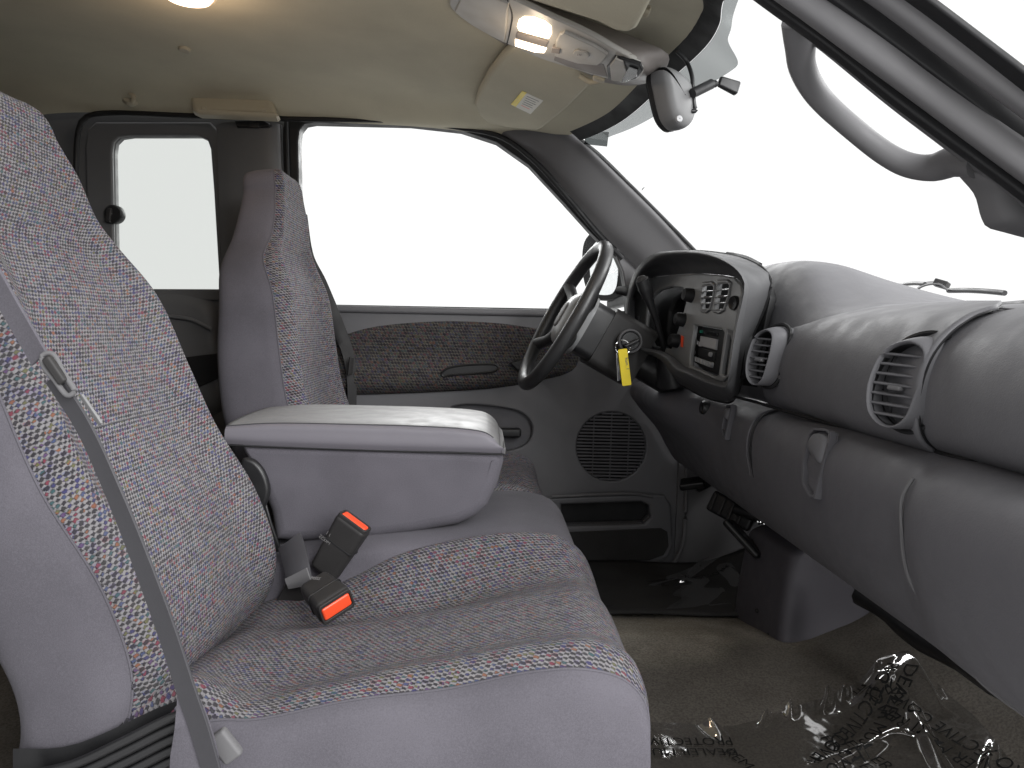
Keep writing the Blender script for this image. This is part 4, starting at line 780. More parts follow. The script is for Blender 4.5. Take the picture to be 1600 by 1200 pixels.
# vents
def vent(c, ax, ay, w, h, name='air_vent'):
    fr = mkframe(c, ax, ay); fr = mkframe(V(c) + V(fr[3]) * .016, ax, ay); T = fmat(fr)
    def rg(k, kh, z, dx=0, dy=0): return [tuple(T @ Vector((a * k + dx, b * kh + dy, z))) for a, b in cr(out, 44, True)]
    out = [(-.30 * w, .36 * h), (-.05 * w, .47 * h), (.25 * w, .50 * h), (.48 * w, .42 * h), (.52 * w, .2 * h), (.44 * w, -.15 * h), (.34 * w, -.38 * h), (.12 * w, -.50 * h), (-.15 * w, -.49 * h), (-.40 * w, -.36 * h), (-.50 * w, -.1 * h), (-.44 * w, .16 * h)]
    v = gmesh('air_vent', loft([rg(1.26, 1.14, -.05, .014, .006), rg(1.21, 1.115, -.012, .010, .005), rg(1.15, 1.085, .001, .004, .002), rg(1.07, 1.035, .007), rg(1.0, 1.0, .005), rg(.98, .985, .0)], 44, 36, even=True), M['dash'], da)
    gmesh('vent_cavity', loft([rg(.98, .985, .0), rg(.95, .97, -.025), rg(.93, .96, -.042), rg(.5, .5, -.043), rg(.01, .01, -.043)], 44, 16), M['black'], v)
    o = np.array(cr(out, 200, True))
    for k in range(7):
        b = h * (-.375 + k * .122)
        xs_ = o[np.abs(o[:, 1] - b) < h * .03][:, 0]
        if len(xs_) < 2: continue
        x0, x1 = xs_.min(), xs_.max()
        obox('vent_slat', T @ Vector(((x0 + x1) / 2, b, -.004)), T.to_3x3() @ Vector((1, 0, 0)), T.to_3x3() @ Vector((0, 1, .12)), (x1 - x0 + .004, .0034, .012), .0012, M['dash'], v, 1)
    for k in range(4): obox('vent_vane', T @ Vector((w * (-.30 + .2 * k), 0, -.028)), T.to_3x3() @ Vector((0, 1, 0)), T.to_3x3() @ Vector((.5, 0, .86)), (h * (.72 + .1 * (k in (1, 2))), .014, .0016), .0006, M['black'], v, 1)
    obox('vent_tab', T @ Vector((.02 * w, -.05 * h, .002)), T.to_3x3() @ Vector((1, 0, 0)), T.to_3x3() @ Vector((0, 1, 0)), (.018, .006, .010), .002, M['trim'], v, 2)
    # dark tube painting in the shade of the hollow round the pod
    tube('vent_scoop_shade', [T @ Vector((a * 1.34 + .012, b * 1.19 + .006, -.016)) for a, b in out], .0035, M['rubber'], v, n=6, closed=True)
    return v
vent((0.5243, -0.535, 0.659), (.42, -.90, -.04), (.10, .04, 1), .066, .104)
vent((0.5066, -0.094, 0.674), (.42, -.90, -.04), (.10, .04, 1), .050, .096)
fr = mkframe((0.5194, -0.118, 0.6616), (.10, -.99, -.03), (.04, 0, 1))
text('airbag_mark', 'SRS\nAIR\nBAG', fr, .011, M['greyink'], da, .004, 1.1)
# glove box latch
gl = thing('glove_box_latch', 'rounded grey pull handle of the glove box in the lower dash', 'latch', (0.5473, -0.22, 0.5194))
frg = mkframe((0.4938, -0.343, 0.5367), (.06, -.99, -.01), (.2, 0, .98))
rr_ = [(-.026, .028), (-.016, .038), (.018, .042), (.030, .040), (.033, .03), (.033, -.055), (.02, -.056), (-.008, -.044), (-.024, -.015)]; rc_ = np.mean(rr_, 0)
plate('latch_recess', [[tuple(rc_ + (V(q) - rc_) * 1.07) for q in rr_], rr_], frg, -.014, .0, M['dashlow'], gl, .003, 4)
plate('recess_floor', [rr_], frg, -.014, -.009, M['dashlow'], gl, .001)
pad('latch_handle', [(-.022, .022), (-.014, .033), (.016, .037), (.030, .030), (.031, -.008), (.012, -.004), (-.012, .004), (-.022, .010)], frg, -.009, .007, M['dash'], gl, power=3)
gl2 = thing('ash_tray_pull', 'small rounded grey pull tab of the ash tray near the dash centre', 'latch', (0.4733, 0.02, 0.5483))
fra = mkframe((0.4913, 0.078, 0.5417), (.06, -.99, -.01), (.16, 0, .99))
rp_ = [(-.014, .018), (-.006, .026), (.014, .028), (.016, .02), (.016, -.034), (.006, -.033), (-.010, -.022)]; pc_ = np.mean(rp_, 0)
plate('pull_recess', [[tuple(pc_ + (V(q) - pc_) * 1.18) for q in rp_], rp_], fra, -.010, .003, M['dashlow'], gl2, .003, 3)
plate('recess_floor', [rp_], fra, -.012, -.008, M['dashlow'], gl2, .001)
pad('pull_tab', [(-.012, .014), (-.006, .022), (.013, .024), (.015, .0), (.0, .0), (-.011, .004)], fra, -.008, .008, M['dash'], gl2, power=3)
pw = thing('power_outlet', 'round black power socket low on the dash centre', 'socket', (0.4558, 0.12, 0.5602))
lathe('socket_ring', [(.008, .004), (.013, .005), (.016, .0), (.016, -.01)], (0.4811, 0.215, 0.5508), (-1, -.1, .1), M['black'], pw, 20)
lathe('socket_cap', [(.001, .001), (.009, .001), (.009, -.01)], (0.4811, 0.215, 0.5508), (-1, -.1, .1), M['midgrey'], pw, 16)
# instrument hood and bezel
hb = {k: v for k, v in (('cluster', [(-0.4944, 0.029), (-0.5025, 0.0781), (-0.4838, 0.1052), (-0.4395, 0.1196), (-0.3627, 0.1241), (-0.3019, 0.1184), (-0.2794, 0.1058), (-0.2703, 0.0823), (-0.28, 0.0447), (-0.2945, 0.0094), (-0.311, -0.0221), (-0.4227, -0.0179)]),
 ('ventl', [(-0.1971, 0.1236), (-0.1514, 0.1241), (-0.1339, 0.1165), (-0.132, 0.0951), (-0.1391, 0.0658), (-0.1547, 0.0593), (-0.181, 0.0637), (-0.1925, 0.086)]), ('ventr', [(-0.1255, 0.1254), (-0.0802, 0.1243), (-0.0642, 0.1171), (-0.0637, 0.0928), (-0.0752, 0.0635), (-0.0953, 0.0573), (-0.1228, 0.0616), (-0.1241, 0.0895)]),
 ('radio', [(-0.2078, 0.0333), (-0.0758, 0.026), (-0.062, 0.0184), (-0.0572, -0.0649), (-0.0722, -0.0698), (-0.1938, -0.0544), (-0.2029, -0.0394)]), ('pocket', [(-0.0503, 0.0237), (-0.0196, 0.019), (-0.0131, -0.0595), (-0.0239, -0.0665), (-0.0468, -0.0629), (-0.0495, -0.0478)]))}
bo = [(-0.6043, 0.0456), (-0.6267, 0.0839), (-0.6142, 0.1319), (-0.564, 0.1465), (-0.4962, 0.1544), (-0.3746, 0.1536), (-0.2318, 0.1479), (-0.1215, 0.1384), (-0.0605, 0.1297), (-0.0264, 0.114), (-0.0153, 0.0961), (-0.0187, 0.054), (-0.0196, 0.004), (-0.0161, -0.0659), (-0.0331, -0.0785), (-0.0919, -0.079), (-0.1901, -0.0639), (-0.253, -0.0591), (-0.2938, -0.0466), (-0.3748, -0.035), (-0.5085, -0.0205)]
bez = plate('instrument_bezel', [bo] + list(hb.values()), 'bez', -.012, .0, M['bezel'], da, .004, 3)
plate('bezel_backing', [bo], 'bez', -.075, -.06, M['rubber'], da, .002)
plate('cluster_lens', [[(-0.6026, 0.0158), (-0.6171, 0.1024), (-0.5622, 0.1346), (-0.3609, 0.135), (-0.3283, 0.1065), (-0.3461, 0.0041), (-0.3699, -0.0303), (-0.5382, -0.0252)]], 'bez', -.045, -.035, M['screen'], bez, .001)
bo_c = np.array(bo); bo_n = cr(bo, 72, True)
def rb(s, z): return [tuple(fmat('bez', z) @ Vector((*q, 0))) for q in cr(s, 72, True)]
lip = [(-0.4539, 0.0206), (-0.4771, 0.0912), (-0.4396, 0.1466), (-0.3544, 0.1791), (-0.209, 0.1786), (-0.0555, 0.1604), (0.0428, 0.1346), (0.0885, 0.1131), (0.1061, 0.0951), (0.1053, 0.0634), (0.1007, 0.0293), (0.0999, -0.0165), (0.1011, -0.068), (0.0849, -0.0843), (0.0178, -0.0848), (-0.0728, -0.0725), (-0.1321, -0.0657), (-0.1788, -0.0492), (-0.2554, -0.037), (-0.3617, -0.029)]
lip2 = [(-0.5078, 0.0202), (-0.5402, 0.1013), (-0.5068, 0.1605), (-0.418, 0.1938), (-0.2593, 0.1921), (-0.0983, 0.1739), (0.0106, 0.1464), (0.0624, 0.1227), (0.0842, 0.0994), (0.0838, 0.066), (0.0772, 0.0301), (0.0745, -0.0178), (0.0769, -0.0739), (0.056, -0.0922), (-0.0228, -0.094), (-0.1157, -0.0831), (-0.18, -0.0766), (-0.23, -0.0558), (-0.3061, -0.0419), (-0.4123, -0.0323)]
outr = [(-0.7275, 0.0274), (-0.7671, 0.1255), (-0.7297, 0.1916), (-0.6295, 0.2268), (-0.4522, 0.2248), (-0.2727, 0.2058), (-0.1253, 0.1809), (-0.0392, 0.155), (0.0017, 0.1325), (0.0042, 0.1028), (-0.0134, 0.0535), (-0.0448, -0.0102), (-0.0447, -0.0718), (-0.0489, -0.1056), (-0.105, -0.1177), (-0.1954, -0.1169), (-0.2826, -0.1059), (-0.3562, -0.0936), (-0.4143, -0.0647), (-0.5046, -0.0466), (-0.6193, -0.0344)]
R0 = [tuple(fmat('bez', -.004) @ Vector((*q, 0))) for q in bo_n]
gz = lambda b: (lambda q: q * q * (3 - 2 * q))(min(1, max(0, (b + .125) / .055)))
def rbz(s, z): return [tuple(fmat('bez') @ Vector((q[0], q[1], z * gz(q[1]) + .004))) for q in cr(s, 72, True)]
R1 = rbz(lip, .055)
Rm = [tuple(V(a) * .5 + V(b) * .5 + V((.012, 0, .004))) for a, b in zip(R0, R1)]
gmesh('instrument_hood', loft([R0, Rm, R1, rbz(lip2, .042), [tuple(V(a) * .5 + V(b) * .5) for a, b in zip(rbz(lip2, .035), rb(outr, -.045))], rb(outr, -.045)], 72, 48, even=False), M['hood'], da, cu=True)
tube('hood_seam', rb(outr, -.046)[8:60:2], .0028, M['rubber'], da, n=6)
# dash vents in the bezel
def bvent(name, s, n):
    o = np.array(s); v = plate('bezel_vent', [list(map(tuple, o)), list(map(tuple, o.mean(0) + (o - o.mean(0)) * .86))], 'bez', -.004, .003, M['bezel'], da, .001)
    T = fmat('bez'); b0, b1 = o[:, 1].min(), o[:, 1].max(); d = np.array(cr(s, 160, True))
    for k in range(n):
        b = b0 + (b1 - b0) * (k + .6) / n; xs_ = d[np.abs(d[:, 1] - b) < (b1 - b0) * .05][:, 0]
        obox('vent_slat', T @ Vector(((xs_.min() + xs_.max()) / 2, b, -.002)), T.to_3x3() @ Vector((1, 0, 0)), T.to_3x3() @ Vector((0, .95, .3)), (xs_.max() - xs_.min(), .0024, .012), .0008, M['bezel'], v, 1)
    obox('vent_tab', T @ Vector((o[:, 0].mean(), o[:, 1].mean(), .003)), T.to_3x3() @ Vector((1, 0, 0)), T.to_3x3() @ Vector((0, 1, 0)), (.02, .006, .006), .002, M['trim'], v, 1)
bvent('l', hb['ventl'], 5); bvent('r', hb['ventr'], 5)
# radio: silver faced cassette deck
ra = thing('car_radio', 'car radio with green display and silver buttons in the dash centre', 'radio', (0.4319, 0.03, 0.6797))
T = fmat('bez')
plate('radio_body', [hb['radio']], 'bez', -.05, -.020, M['black'], ra, .002)
rq = np.array([[(-0.2433, 0.0306), (-0.1202, 0.0234), (-0.1099, -0.0615), (-0.2338, -0.0465)][k] for k in range(4)])
def rad(u, v): return tuple((1 - u) * (1 - v) * rq[0] + u * (1 - v) * rq[1] + u * v * rq[2] + (1 - u) * v * rq[3])
def rpl(name, u0, u1, v0, v1, mat, z=.004, sub=None): return plate(name, [[rad(u0, v0), rad(u1, v0), rad(u1, v1), rad(u0, v1)]], 'bez', -.021, -.020 + z, mat, sub or ra, .001)
rpl('radio_display', .25, .95, .04, .13, M['screen'], .003)
text('display_text', '88.5', mkframe(T @ Vector((*rad(.30, .12), -.016)), T.to_3x3() @ Vector((1, 0, 0)), T.to_3x3() @ Vector((0, 1, 0))), .008, simple('green_display', (.02, .30, .20), .4), ra, .001)
rpl('cassette_door', .34, .97, .20, .46, M['grey'], .005)
rpl('lower_face', .30, .95, .52, .72, M['black'], .004)
for k in range(6): rpl('preset_button', .18 + .125 * k, .18 + .125 * k + .085, .80, .92, M['grey'], .006)
for k in range(3): rpl('side_button', .10 + .1 * k, .16 + .1 * k, .33 + .03 * k, .42 + .03 * k, M['grey'], .005)
for u, v in ((.12, .12), (.10, .55), (.12, .70), (.84, .60), (.90, .84)): lathe('radio_knob', [(.001, .008), (.0045, .007), (.0055, 0)], T @ Vector((*rad(u, v), -.018)), T.to_3x3() @ Vector((0, 0, 1)), M['grey'], ra, 14)
plate('cup_pocket', [hb['pocket']], 'bez', -.04, -.028, M['black'], da, .001)
ck = lathe('round_gauge', [(.001, .0), (.009, .001), (.013, .003), (.0145, 0), (.0145, -.008)], fmat('bez') @ Vector((*[(-0.0343, 0.0767)][0], .004)), (-.6, -.2, .02), M['black'], da, 24)
for lab_ in (1, 2, 3):
    q = {1: [(-0.2427, 0.0988)], 2: [(-0.266, 0.0447)], 3: [(-0.2786, -0.0034)]}[lab_][0]
    lathe('control_knob', [(.001, .020), (.012, .020), (.0145, .016), (.016, 0)], T @ Vector((*q, .0)), T.to_3x3() @ Vector((0, 0, 1)), M['rubber'], da, 20)
plate('red_mark', [[(-0.2593, 0.01), (-0.2479, 0.0073), (-0.2419, -0.0169), (-0.2526, -0.0158)]], 'bez', .001, .003, M['red'], da, .0005)
plate('headlamp_switch_plate', [[(-0.6074, 0.0525), (-0.5422, 0.0554), (-0.5229, 0.0222), (-0.5821, 0.0183)]], 'bez', -.002, .006, M['trim'], da, .002)
for k in range(2): obox('switch_slot', T @ Vector((*[(-0.5705, 0.0455)][0], .007)) + Vector((0, 0, -.012 * k)), T.to_3x3() @ Vector((1, 0, 0)), T.to_3x3() @ Vector((0, 1, 0)), (.018, .006, .003), .001, M['black'], da, 1)
# under dash defroster grilles and wiper
sg = thing('dash_speaker_grille', 'black slotted grille on the near top of the dashboard', 'grille', (0.6231, -0.6, 0.7475))
frs = mkframe((0.6309, -0.6, 0.7455), (.55, -.83, -.10), (.8, .5, .30))
pad('grille_rim', ell(0, 0, .075, .026, 24), frs, -.004, .004, M['dash'], sg, power=4)
plate('grille_opening', [ell(.002, 0, .064, .017, 24)], frs, .003, .0055, M['black'], sg, .0008)
for k in range(3): obox('grille_slat', fmat(frs) @ Vector((0, -.009 + .009 * k, .0055)), fmat(frs).to_3x3() @ Vector((1, 0, 0)), fmat(frs).to_3x3() @ Vector((0, 1, 0)), (.11, .0025, .003), .0006, M['trim'], sg, 1)
dg = thing('defroster_slot', 'dark slot along the dashboard top below the windshield', 'vent', (.9, -.3, .78))
tube('slot', [(.93, -.02, .772), (.915, -.15, .773), (.88, -.30, .773), (.82, -.44, .772)], 1., M['rubber'], dg, prof=rprof(.018, .004, .003, 2))
tube('slot_lip', [(.905, -.02, .776), (.89, -.15, .777), (.855, -.30, .777), (.795, -.44, .776)], 1., M['dash'], dg, prof=rprof(.010, .007, .005, 2))
hs = thing('hood_top_slot', 'small dark vent slot on top of the instrument hood', 'vent', (0.5426, 0.1, 0.8639))
tube('slot', [(0.5194, 0.2, 0.8905), (0.5349, 0.16, 0.8806), (0.5481, 0.1, 0.8601)], 1., M['rubber'], hs, prof=rprof(.010, .003, .002, 2))
wp = thing('wiper_arm', 'dark windshield wiper resting outside at the base of the glass', 'wiper', (1.1, -.1, .79))
tube('arm', [(1.1, 0.6661, 0.8453), (1.1, 0.5985, 0.8561), (1.1, 0.5185, 0.8587), (1.1, 0.4581, 0.8547)], .005, M['black'], wp, n=8)
gmesh('pivot_cover', loft([[(1.08, 0.4704, 0.8361), (1.08, 0.4363, 0.8474), (1.08, 0.3942, 0.8515), (1.08, 0.353, 0.8478), (1.08, 0.3199, 0.8325)], [(1.16, 0.6164, 0.8447), (1.16, 0.5806, 0.8637), (1.16, 0.5353, 0.868), (1.16, 0.4911, 0.8638), (1.16, 0.4549, 0.8425)]], 16, 8), M['trim'], wp, thick=.004)
obox('arm_pivot', (1.1, 0.3846, 0.85), (.5, -.8, -.3), (.3, 0, .9), (.035, .018, .02), .003, M['midgrey'], wp)
tube('blade', [(1.09, 0.3366, 0.832), (1.09, 0.2425, 0.8278), (1.09, 0.1613, 0.8208), (1.09, 0.1317, 0.8175)], .006, M['black'], wp, n=8)
# ================================================================ STEERING
sw = thing('steering_wheel', 'black leather steering wheel seen edge on in front of the driver door', 'steering wheel', (0.1794, 0.38, 0.7508))
C = V((0.1795, 0.38, 0.7493)); dn = unit((.47, .03, .88)); nn = unit(np.cross(dn, (0, 1, 0))); 
yaw_ = math.radians(5); lat = V((-math.sin(yaw_), math.cos(yaw_), 0)); lat = unit(lat - dn * (lat @ dn)); nn = unit(np.cross(dn, lat)); nn = nn if nn[0] < 0 else -nn
Rw = .187
tube('rim', [C + dn * Rw * math.cos(a) + lat * Rw * math.sin(a) for a in np.linspace(0, 2 * math.pi, 40, endpoint=False)], .0165, M['wheel'], sw, n=14, res=80, closed=True, up=nn)
for a in np.radians([62, 118, 242, 298]):
    d = dn * math.cos(a) + lat * math.sin(a)
    tube('spoke', [C + d * .06 - nn * .022, C + d * .11 - nn * .020, C + d * .15 - nn * .010, C + d * (Rw - .006)], [.020, .018, .014, .016], M['wheel'], sw, n=10, up=nn)
frh = mkframe(C - nn * .03, lat, dn if np.cross(lat, dn) @ nn > 0 else -dn)
pad('horn_pad', rrect(0, 0, .15, .15, .05), frh, -.02, .038, M['bezel'], sw, power=3.2)
pad('pad_emblem', rrect(0, .0, .055, .07, .02), frh, .034, .041, M['trim'], sw, power=4)
co = thing('steering_column', 'black plastic steering column shroud with round ignition lock', 'steering column', C - nn * .12)
def shroud(name, s0, s1, w0, w1, mat, bend=0.):
    tube(name, [C - nn * s0, C - nn * (s0 * .5 + s1 * .5), C - nn * s1], 1., mat, co, prof=rprof(w0, w1, .02, 4), up=dn, res=6)
shroud('upper_shroud', .03, .10, .062, .066, M['black'])
shroud('lower_shroud', .095, .21, .066, .074, M['midgrey'])
tube('column_tube', [C - nn * .20, C - nn * .38], .045, M['black'], co, n=16)
kc = V((0.3265, 0.292, 0.6933))
lathe('ignition_bezel', [(.022, -.012), (.022, .0), (.0245, .003), (.0275, .001), (.0285, -.004), (.0285, -.02)], kc, (0, -1, .05), M['trim'], co, 30)
lathe('ignition_lock', [(.001, .001), (.020, .001), (.022, -.002), (.022, -.012)], kc, (0, -1, .05), M['black'], co, 24)
sl_ = thing('gear_lever', 'black column gear lever with knob standing before the dark instrument cluster', 'gear lever', (0.3913, 0.28, 0.6776))
tube('lever', [(0.4184, 0.33, 0.6542), (0.403, 0.31, 0.6994), ((0.3856, 0.3, 0.7434)), (0.3687, 0.29, 0.781), (0.3579, 0.285, 0.8038)], [.006, .006, .007, .009, .012], M['black'], sl_, n=12)
tube('knob', [(0.3632, 0.287, 0.7924), (0.3539, 0.282, 0.8152), (0.3449, 0.277, 0.8335)], [.013, .0165, .0155], M['black'], sl_, n=16)
lathe('knob_cap', [(.001, .003), (.009, .003), (.012, .001), (.0135, -.003)], (0.3449, 0.277, 0.8335), unit(V((0.3449, 0.277, 0.8335)) - V((0.3575, 0.3, 0.8162))), M['midgrey'], sl_, 18)
tube('lever_boot', [(0.443, 0.36, 0.5981), (0.4287, 0.345, 0.6355), (0.4114, 0.33, 0.6766)], [.038, .028, .014], M['black'], sl_, n=14)
tg = thing('turn_signal_lever', 'black stalk between steering wheel and door mirror', 'lever', (0.3432, 0.5, 0.8188))
tube('stalk', [(0.3771, 0.46, 0.8052), (0.3597, 0.5, 0.816), (0.3349, 0.54, 0.8204)], [.010, .014, .011], M['black'], tg, n=12)
ky = thing('ignition_key', 'key in the ignition with wire ring and yellow paper tag', 'key', (0.3159, 0.27, 0.676))
obox('key_head', V(kc) + V((0, -.014, -.004)), (.9, 0, .45), (0, 1, 0), (.036, .028, .008), .003, M['black'], ky)
rc = V((0.3052, 0.268, 0.6787)); tube('key_ring', [rc + V((.0165 * math.cos(a), .006 * math.sin(a), .0165 * math.sin(a))) for a in np.linspace(0, 2 * math.pi, 20, endpoint=False)], .0011, M['chrome'], ky, n=6, closed=True)
frk = mkframe((0.3102, 0.262, 0.634), (.985, -.06, .16), (-.16, -.03, .985))
plate('key_tag', [rrect(0, 0, .021, .084, .003)], frk, -.0006, .0006, M['yellow'], ky, .0004)
text('tag_writing', 'Ram  1', mkframe(fmat(frk) @ Vector((.003, .022, .0008)), -V(frk[2]), V(frk[1])), .010, M['greyink'], ky)
plate('spare_key', [[(-.006, .03), (.006, .03), (.005, -.03), (-.004, -.034)]], mkframe((0.2979, 0.268, 0.6363), (.99, .1, .05), (-.02, 0, 1)), -.001, .001, M['chrome'], ky, .0004)
# ================================================================ FOOTWELL
bx = thing('tunnel_cover_box', 'dark grey moulded plastic box standing on the carpet under the dash', 'box', (.55, 0, .1))
def rloop(pts, n=60, r=.028):
    o = []; P_ = [V(p) for p in pts]; k = len(P_)
    for i in range(k):
        p, a, b = P_[i], P_[i - 1], P_[(i + 1) % k]
        d0 = p + unit(a - p) * r; d1 = p + unit(b - p) * r
        for t in np.linspace(0, 1, 6): o.append((1 - t) ** 2 * d0 + 2 * t * (1 - t) * p + t * t * d1)
    return o
lv = [(.02, [(.600, .32), (.606, .025), (.82, .06), (.82, .32)]), (.10, [(.603, .315), (.610, .032), (.81, .066), (.81, .31)]), (.20, [(.612, .305), (.625, .05), (.79, .08), (.79, .30)]), (.238, [(.618, .30), (.634, .060), (.78, .09), (.78, .295)])]
rows = [rloop([(x, y, floor_z(x, y) - .012 if z < .05 else max(z, floor_z(x, y) + .02) + (.35 * (x - .61) if z > .15 else 0)) for x, y in q]) for z, q in lv]
tc = np.mean(rows[-1], 0)
for k, dz in ((.97, .010), (.90, .016), (.6, .019), (.02, .020)): rows.append([tc + (V(p) - tc) * k + V((0, 0, dz)) for p in rows[3]])
gmesh('box_shell', loft(rows, 96, 44, even=True), M['boxp'], bx)
for s in ((.604, .16, .11), (.606, .09, .085)): lathe('box_screw', [(.001, .003), (.004, .002), (.005, -.004)], s, (-1, -.3, .2), M['midgrey'], bx, 10)
pk = thing('parking_brake_pedal', 'black ribbed parking brake pedal hanging below the far dash', 'pedal', (0.5991, 0.66, 0.2925), 'pedals under the dash')
obox('pedal_pad', (0.5791, 0.64, 0.2962), (.8, -.3, .2), (.2, .9, .2), (.07, .05, .02), .006, M['black'], pk)
obox('pedal_arm', (0.6314, 0.66, 0.3023), (.8, 0, .45), (0, 1, 0), (.09, .03, .03), .006, M['black'], pk)
bk = thing('brake_pedal', 'wide black brake pedal with metal arm and two bolts under the dash', 'pedal', (0.6196, 0.38, 0.286), 'pedals under the dash')
obox('pedal_pad', (0.6217, 0.42, 0.2716), (.6, -.75, -.25), (.35, .1, .9), (.13, .055, .02), .008, M['black'], bk)
for k in range(4): obox('pad_rib', V((0.6217, 0.42, 0.2716)) + V((-.012, 0, .004)) + V((.6, -.75, -.25)) * (.028 * (k - 1.5)), (.35, .1, .9), (.6, -.75, -.25), (.045, .008, .012), .002, M['midgrey'], bk, 1)
tube('pedal_arm', [(0.6262, 0.4, 0.2814), (0.6692, 0.36, 0.2711), (0.7252, 0.34, 0.2661), (0.7944, 0.34, 0.291)], .014, M['black'], bk, n=10)
for p in ((0.6642, 0.34, 0.2633), (0.6783, 0.335, 0.2602)): lathe('arm_bolt', [(.001, .004), (.005, .003), (.006, -.004)], p, (-.3, -.9, .2), M['chrome'], bk, 10)
ac = thing('accelerator_pedal', 'dark accelerator pedal partly hidden behind the plastic box', 'pedal', (0.592, 0.22, 0.2573), 'pedals under the dash')
obox('pedal_pad', (0.5945, 0.24, 0.2488), (.5, -.5, -.55), (.5, .8, -.2), (.11, .06, .018), .008, M['black'], ac)
mt = thing('driver_floor_mat', 'dark floor mat under clear film in the far driver footwell', 'mat', (.2, .5, .05))
gmesh('mat', [[(x, y, floor_z(x, y) + .012 + .002 * math.sin(20 * x)) for x in np.linspace(-.2, .80, 30)] for y in np.linspace(.27, .72, 16)], M['floormat'], mt, thick=.006)
def film(root, name, far, near, nu, nv, seed, amp, folds):
    """thin crinkled sheet: soft waves, and sharp tent folds along given lines"""
    rnd = random.Random(seed); ph = [(rnd.uniform(1, 9), rnd.uniform(1, 9), rnd.uniform(0, 6.3), rnd.uniform(.3, 1)) for _ in range(5)]
    G = loft([far, near], nu, nv)
    for j in range(nv):
        for i in range(nu):
            u, v = i / (nu - 1), j / (nv - 1); p = G[j, i]
            h = amp * sum(math.sin(a * u + b * v + c) ** 2 * w for a, b, c, w in ph) / 3
            for (fu, fv, du, dv, ln, hh, ww) in folds:
                l = math.hypot(du, dv); du_, dv_ = du / l, dv / l
                d = abs((u - fu) * dv_ - (v - fv) * du_); al = (u - fu) * du_ + (v - fv) * dv_
                h += hh * max(0, 1 - d / ww) * max(0, 1 - abs(al) / ln)
            p[2] = floor_z(p[0], p[1]) + .008 + h
    return gmesh(name, G, M['film'], root), G.reshape(-1, 3)
f1 = thing('protective_film', 'clear crinkled protective plastic film with black printing on the near floor', 'plastic film', (.4, -.35, .05), 'protective plastic films')
sh, FG = film(f1, 'film_sheet', [(0.2528, -0.2436, 0.0644), (0.3334, -0.2457, 0.0641), (0.4061, -0.2561, 0.0626), (0.4912, -0.2289, 0.0671), (0.5725, -0.1913, 0.0741), (0.6432, -0.1648, 0.0818), (0.6883, -0.1491, 0.0963), (0.7764, -0.1274, 0.1358), (0.7867, -0.1691, 0.1328), (0.7868, -0.2393, 0.1196), (0.7931, -0.3259, 0.1111), (0.7786, -0.4524, 0.097)], [(0.1997, -0.5398, 0.0452), (0.2626, -0.5393, 0.0452), (0.3216, -0.5387, 0.045), (0.3807, -0.5385, 0.0452), (0.4317, -0.5381, 0.0452), (0.4761, -0.5375, 0.045), (0.5043, -0.5374, 0.0451), (0.5616, -0.5372, 0.0453), (0.5858, -0.5369, 0.0452), (0.6158, -0.5368, 0.0453), (0.6577, -0.5448, 0.0511), (0.7277, -0.5754, 0.0731)], 130, 60, 3, .006,
          [(.56, .02, .03, .5, .22, .018, .05), (.60, .14, .25, -.12, .16, .022, .09), (.66, .05, .5, .3, .14, .018, .08), (.47, .02, .05, .5, .12, .016, .018), (.43, .0, -.04, .5, .14, .026, .022), (.33, .0, .06, .5, .11, .020, .02), (.27, .0, -.05, .5, .10, .016, .02), (.15, .0, .12, .5, .16, .018, .02), (.55, .45, .5, -.2, .20, .02, .05), (.72, .4, .2, .5, .25, .022, .04), (.88, .3, -.05, .5, .3, .02, .02)])
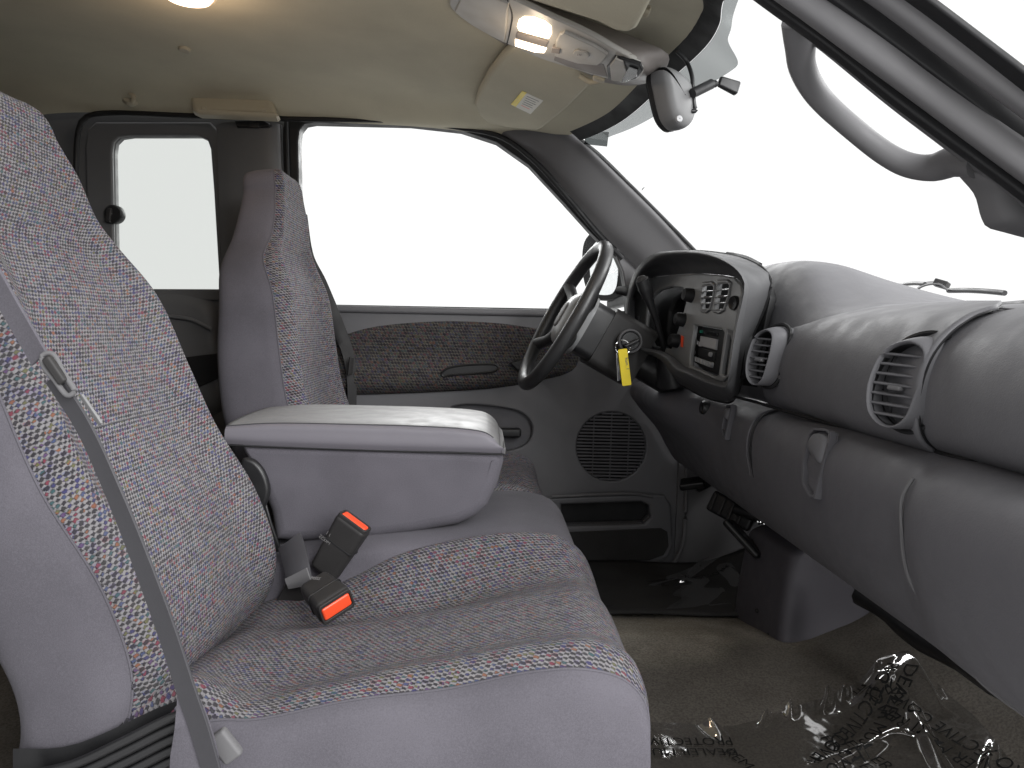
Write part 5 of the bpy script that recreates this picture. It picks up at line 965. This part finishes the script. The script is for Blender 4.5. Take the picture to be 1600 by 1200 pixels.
def ftext(body, p0, ang, size, root, FGs):
    a = math.radians(ang); t = text('printed_words', body, mkframe((p0[0], p0[1], 0), (math.cos(a), math.sin(a), 0), (-math.sin(a), math.cos(a), 0)), size, M['ink'], None, 0., 1., 'LEFT', 0.)
    o_ = off(root)
    for v in t.data.vertices:
        d = (FGs[:, 0] - v.co.x) ** 2 + (FGs[:, 1] - v.co.y) ** 2; i = np.argsort(d)[:3]; w = 1 / (d[i] + 1e-7)
        v.co.z = float((FGs[i, 2] * w).sum() / w.sum()) + .0015; v.co -= o_
    t.parent = root
    return t
W1 = 'DEALER MUST REMOVE\nPROTECTIVE COVER'
ftext(W1, (0.4098, -0.3128, 0.0568), 180, .026, f1, FG)
ftext('DEALER MUST\nPROTECTIVE', (0.5834, -0.2707, 0.0623), -66, .030, f1, FG)
ftext(W1, (0.7578, -0.1715, 0.1288), -140, .032, f1, FG)
p_ = (0.7343, -0.3476, 0.0846); ftext(W1, (p_[0] + .034, p_[1] - .118, 0), 106, .030, f1, FG)
ftext('REMOVE', (0.3847, -0.3211, 0.056), -62, .028, f1, FG)
f2 = thing('protective_film', 'clear protective plastic film on the far driver footwell floor', 'plastic film', (.3, .5, .05), 'protective plastic films')
sh2, FG2 = film(f2, 'film_sheet', [(0.3224, 0.4569, 0.0564), (0.5227, 0.6029, 0.055), (0.6644, 0.7249, 0.0624), (0.7509, 0.7044, 0.0928), (0.7758, 0.6167, 0.1041)], [(0.2911, 0.3045, 0.066), (0.4034, 0.2926, 0.0674), (0.5033, 0.3238, 0.0638), (0.6094, 0.3643, 0.0604), (0.6884, 0.3639, 0.0747)], 60, 30, 5, .005, [(.45, .3, .5, .4, .3, .02, .06), (.62, .1, .5, -.5, .25, .03, .06), (.8, .4, .1, .5, .3, .02, .05)])
ftext('PROTECTIVE COVER', (0.6811, 0.6254, 0.067), 200, .028, f2, FG2)
cy = thing('blue_cap', 'small bright blue cap at the right edge beneath the dash end', 'cap', (0.6458, -0.62, 0.3052))
lathe('cap', [(.001, .008), (.010, .007), (.012, 0), (.012, -.012)], (0.6482, -0.62, 0.3036), (-.2, -1, .2), M['cyan'], cy, 18)
ub = thing('under_dash_wiring', 'black wiring bundle hanging below the near dash edge', 'wiring', (.6, -.3, .33))
tube('harness', [(0.7035, -0.1, 0.2382), (0.7155, -0.16, 0.2338), (0.7302, -0.22, 0.2193), (0.7497, -0.3, 0.2145), (0.7535, -0.42, 0.2229), (0.7714, -0.5, 0.2204)], [.02, .016, .022, .018, .024, .02], M['black'], ub, n=8)
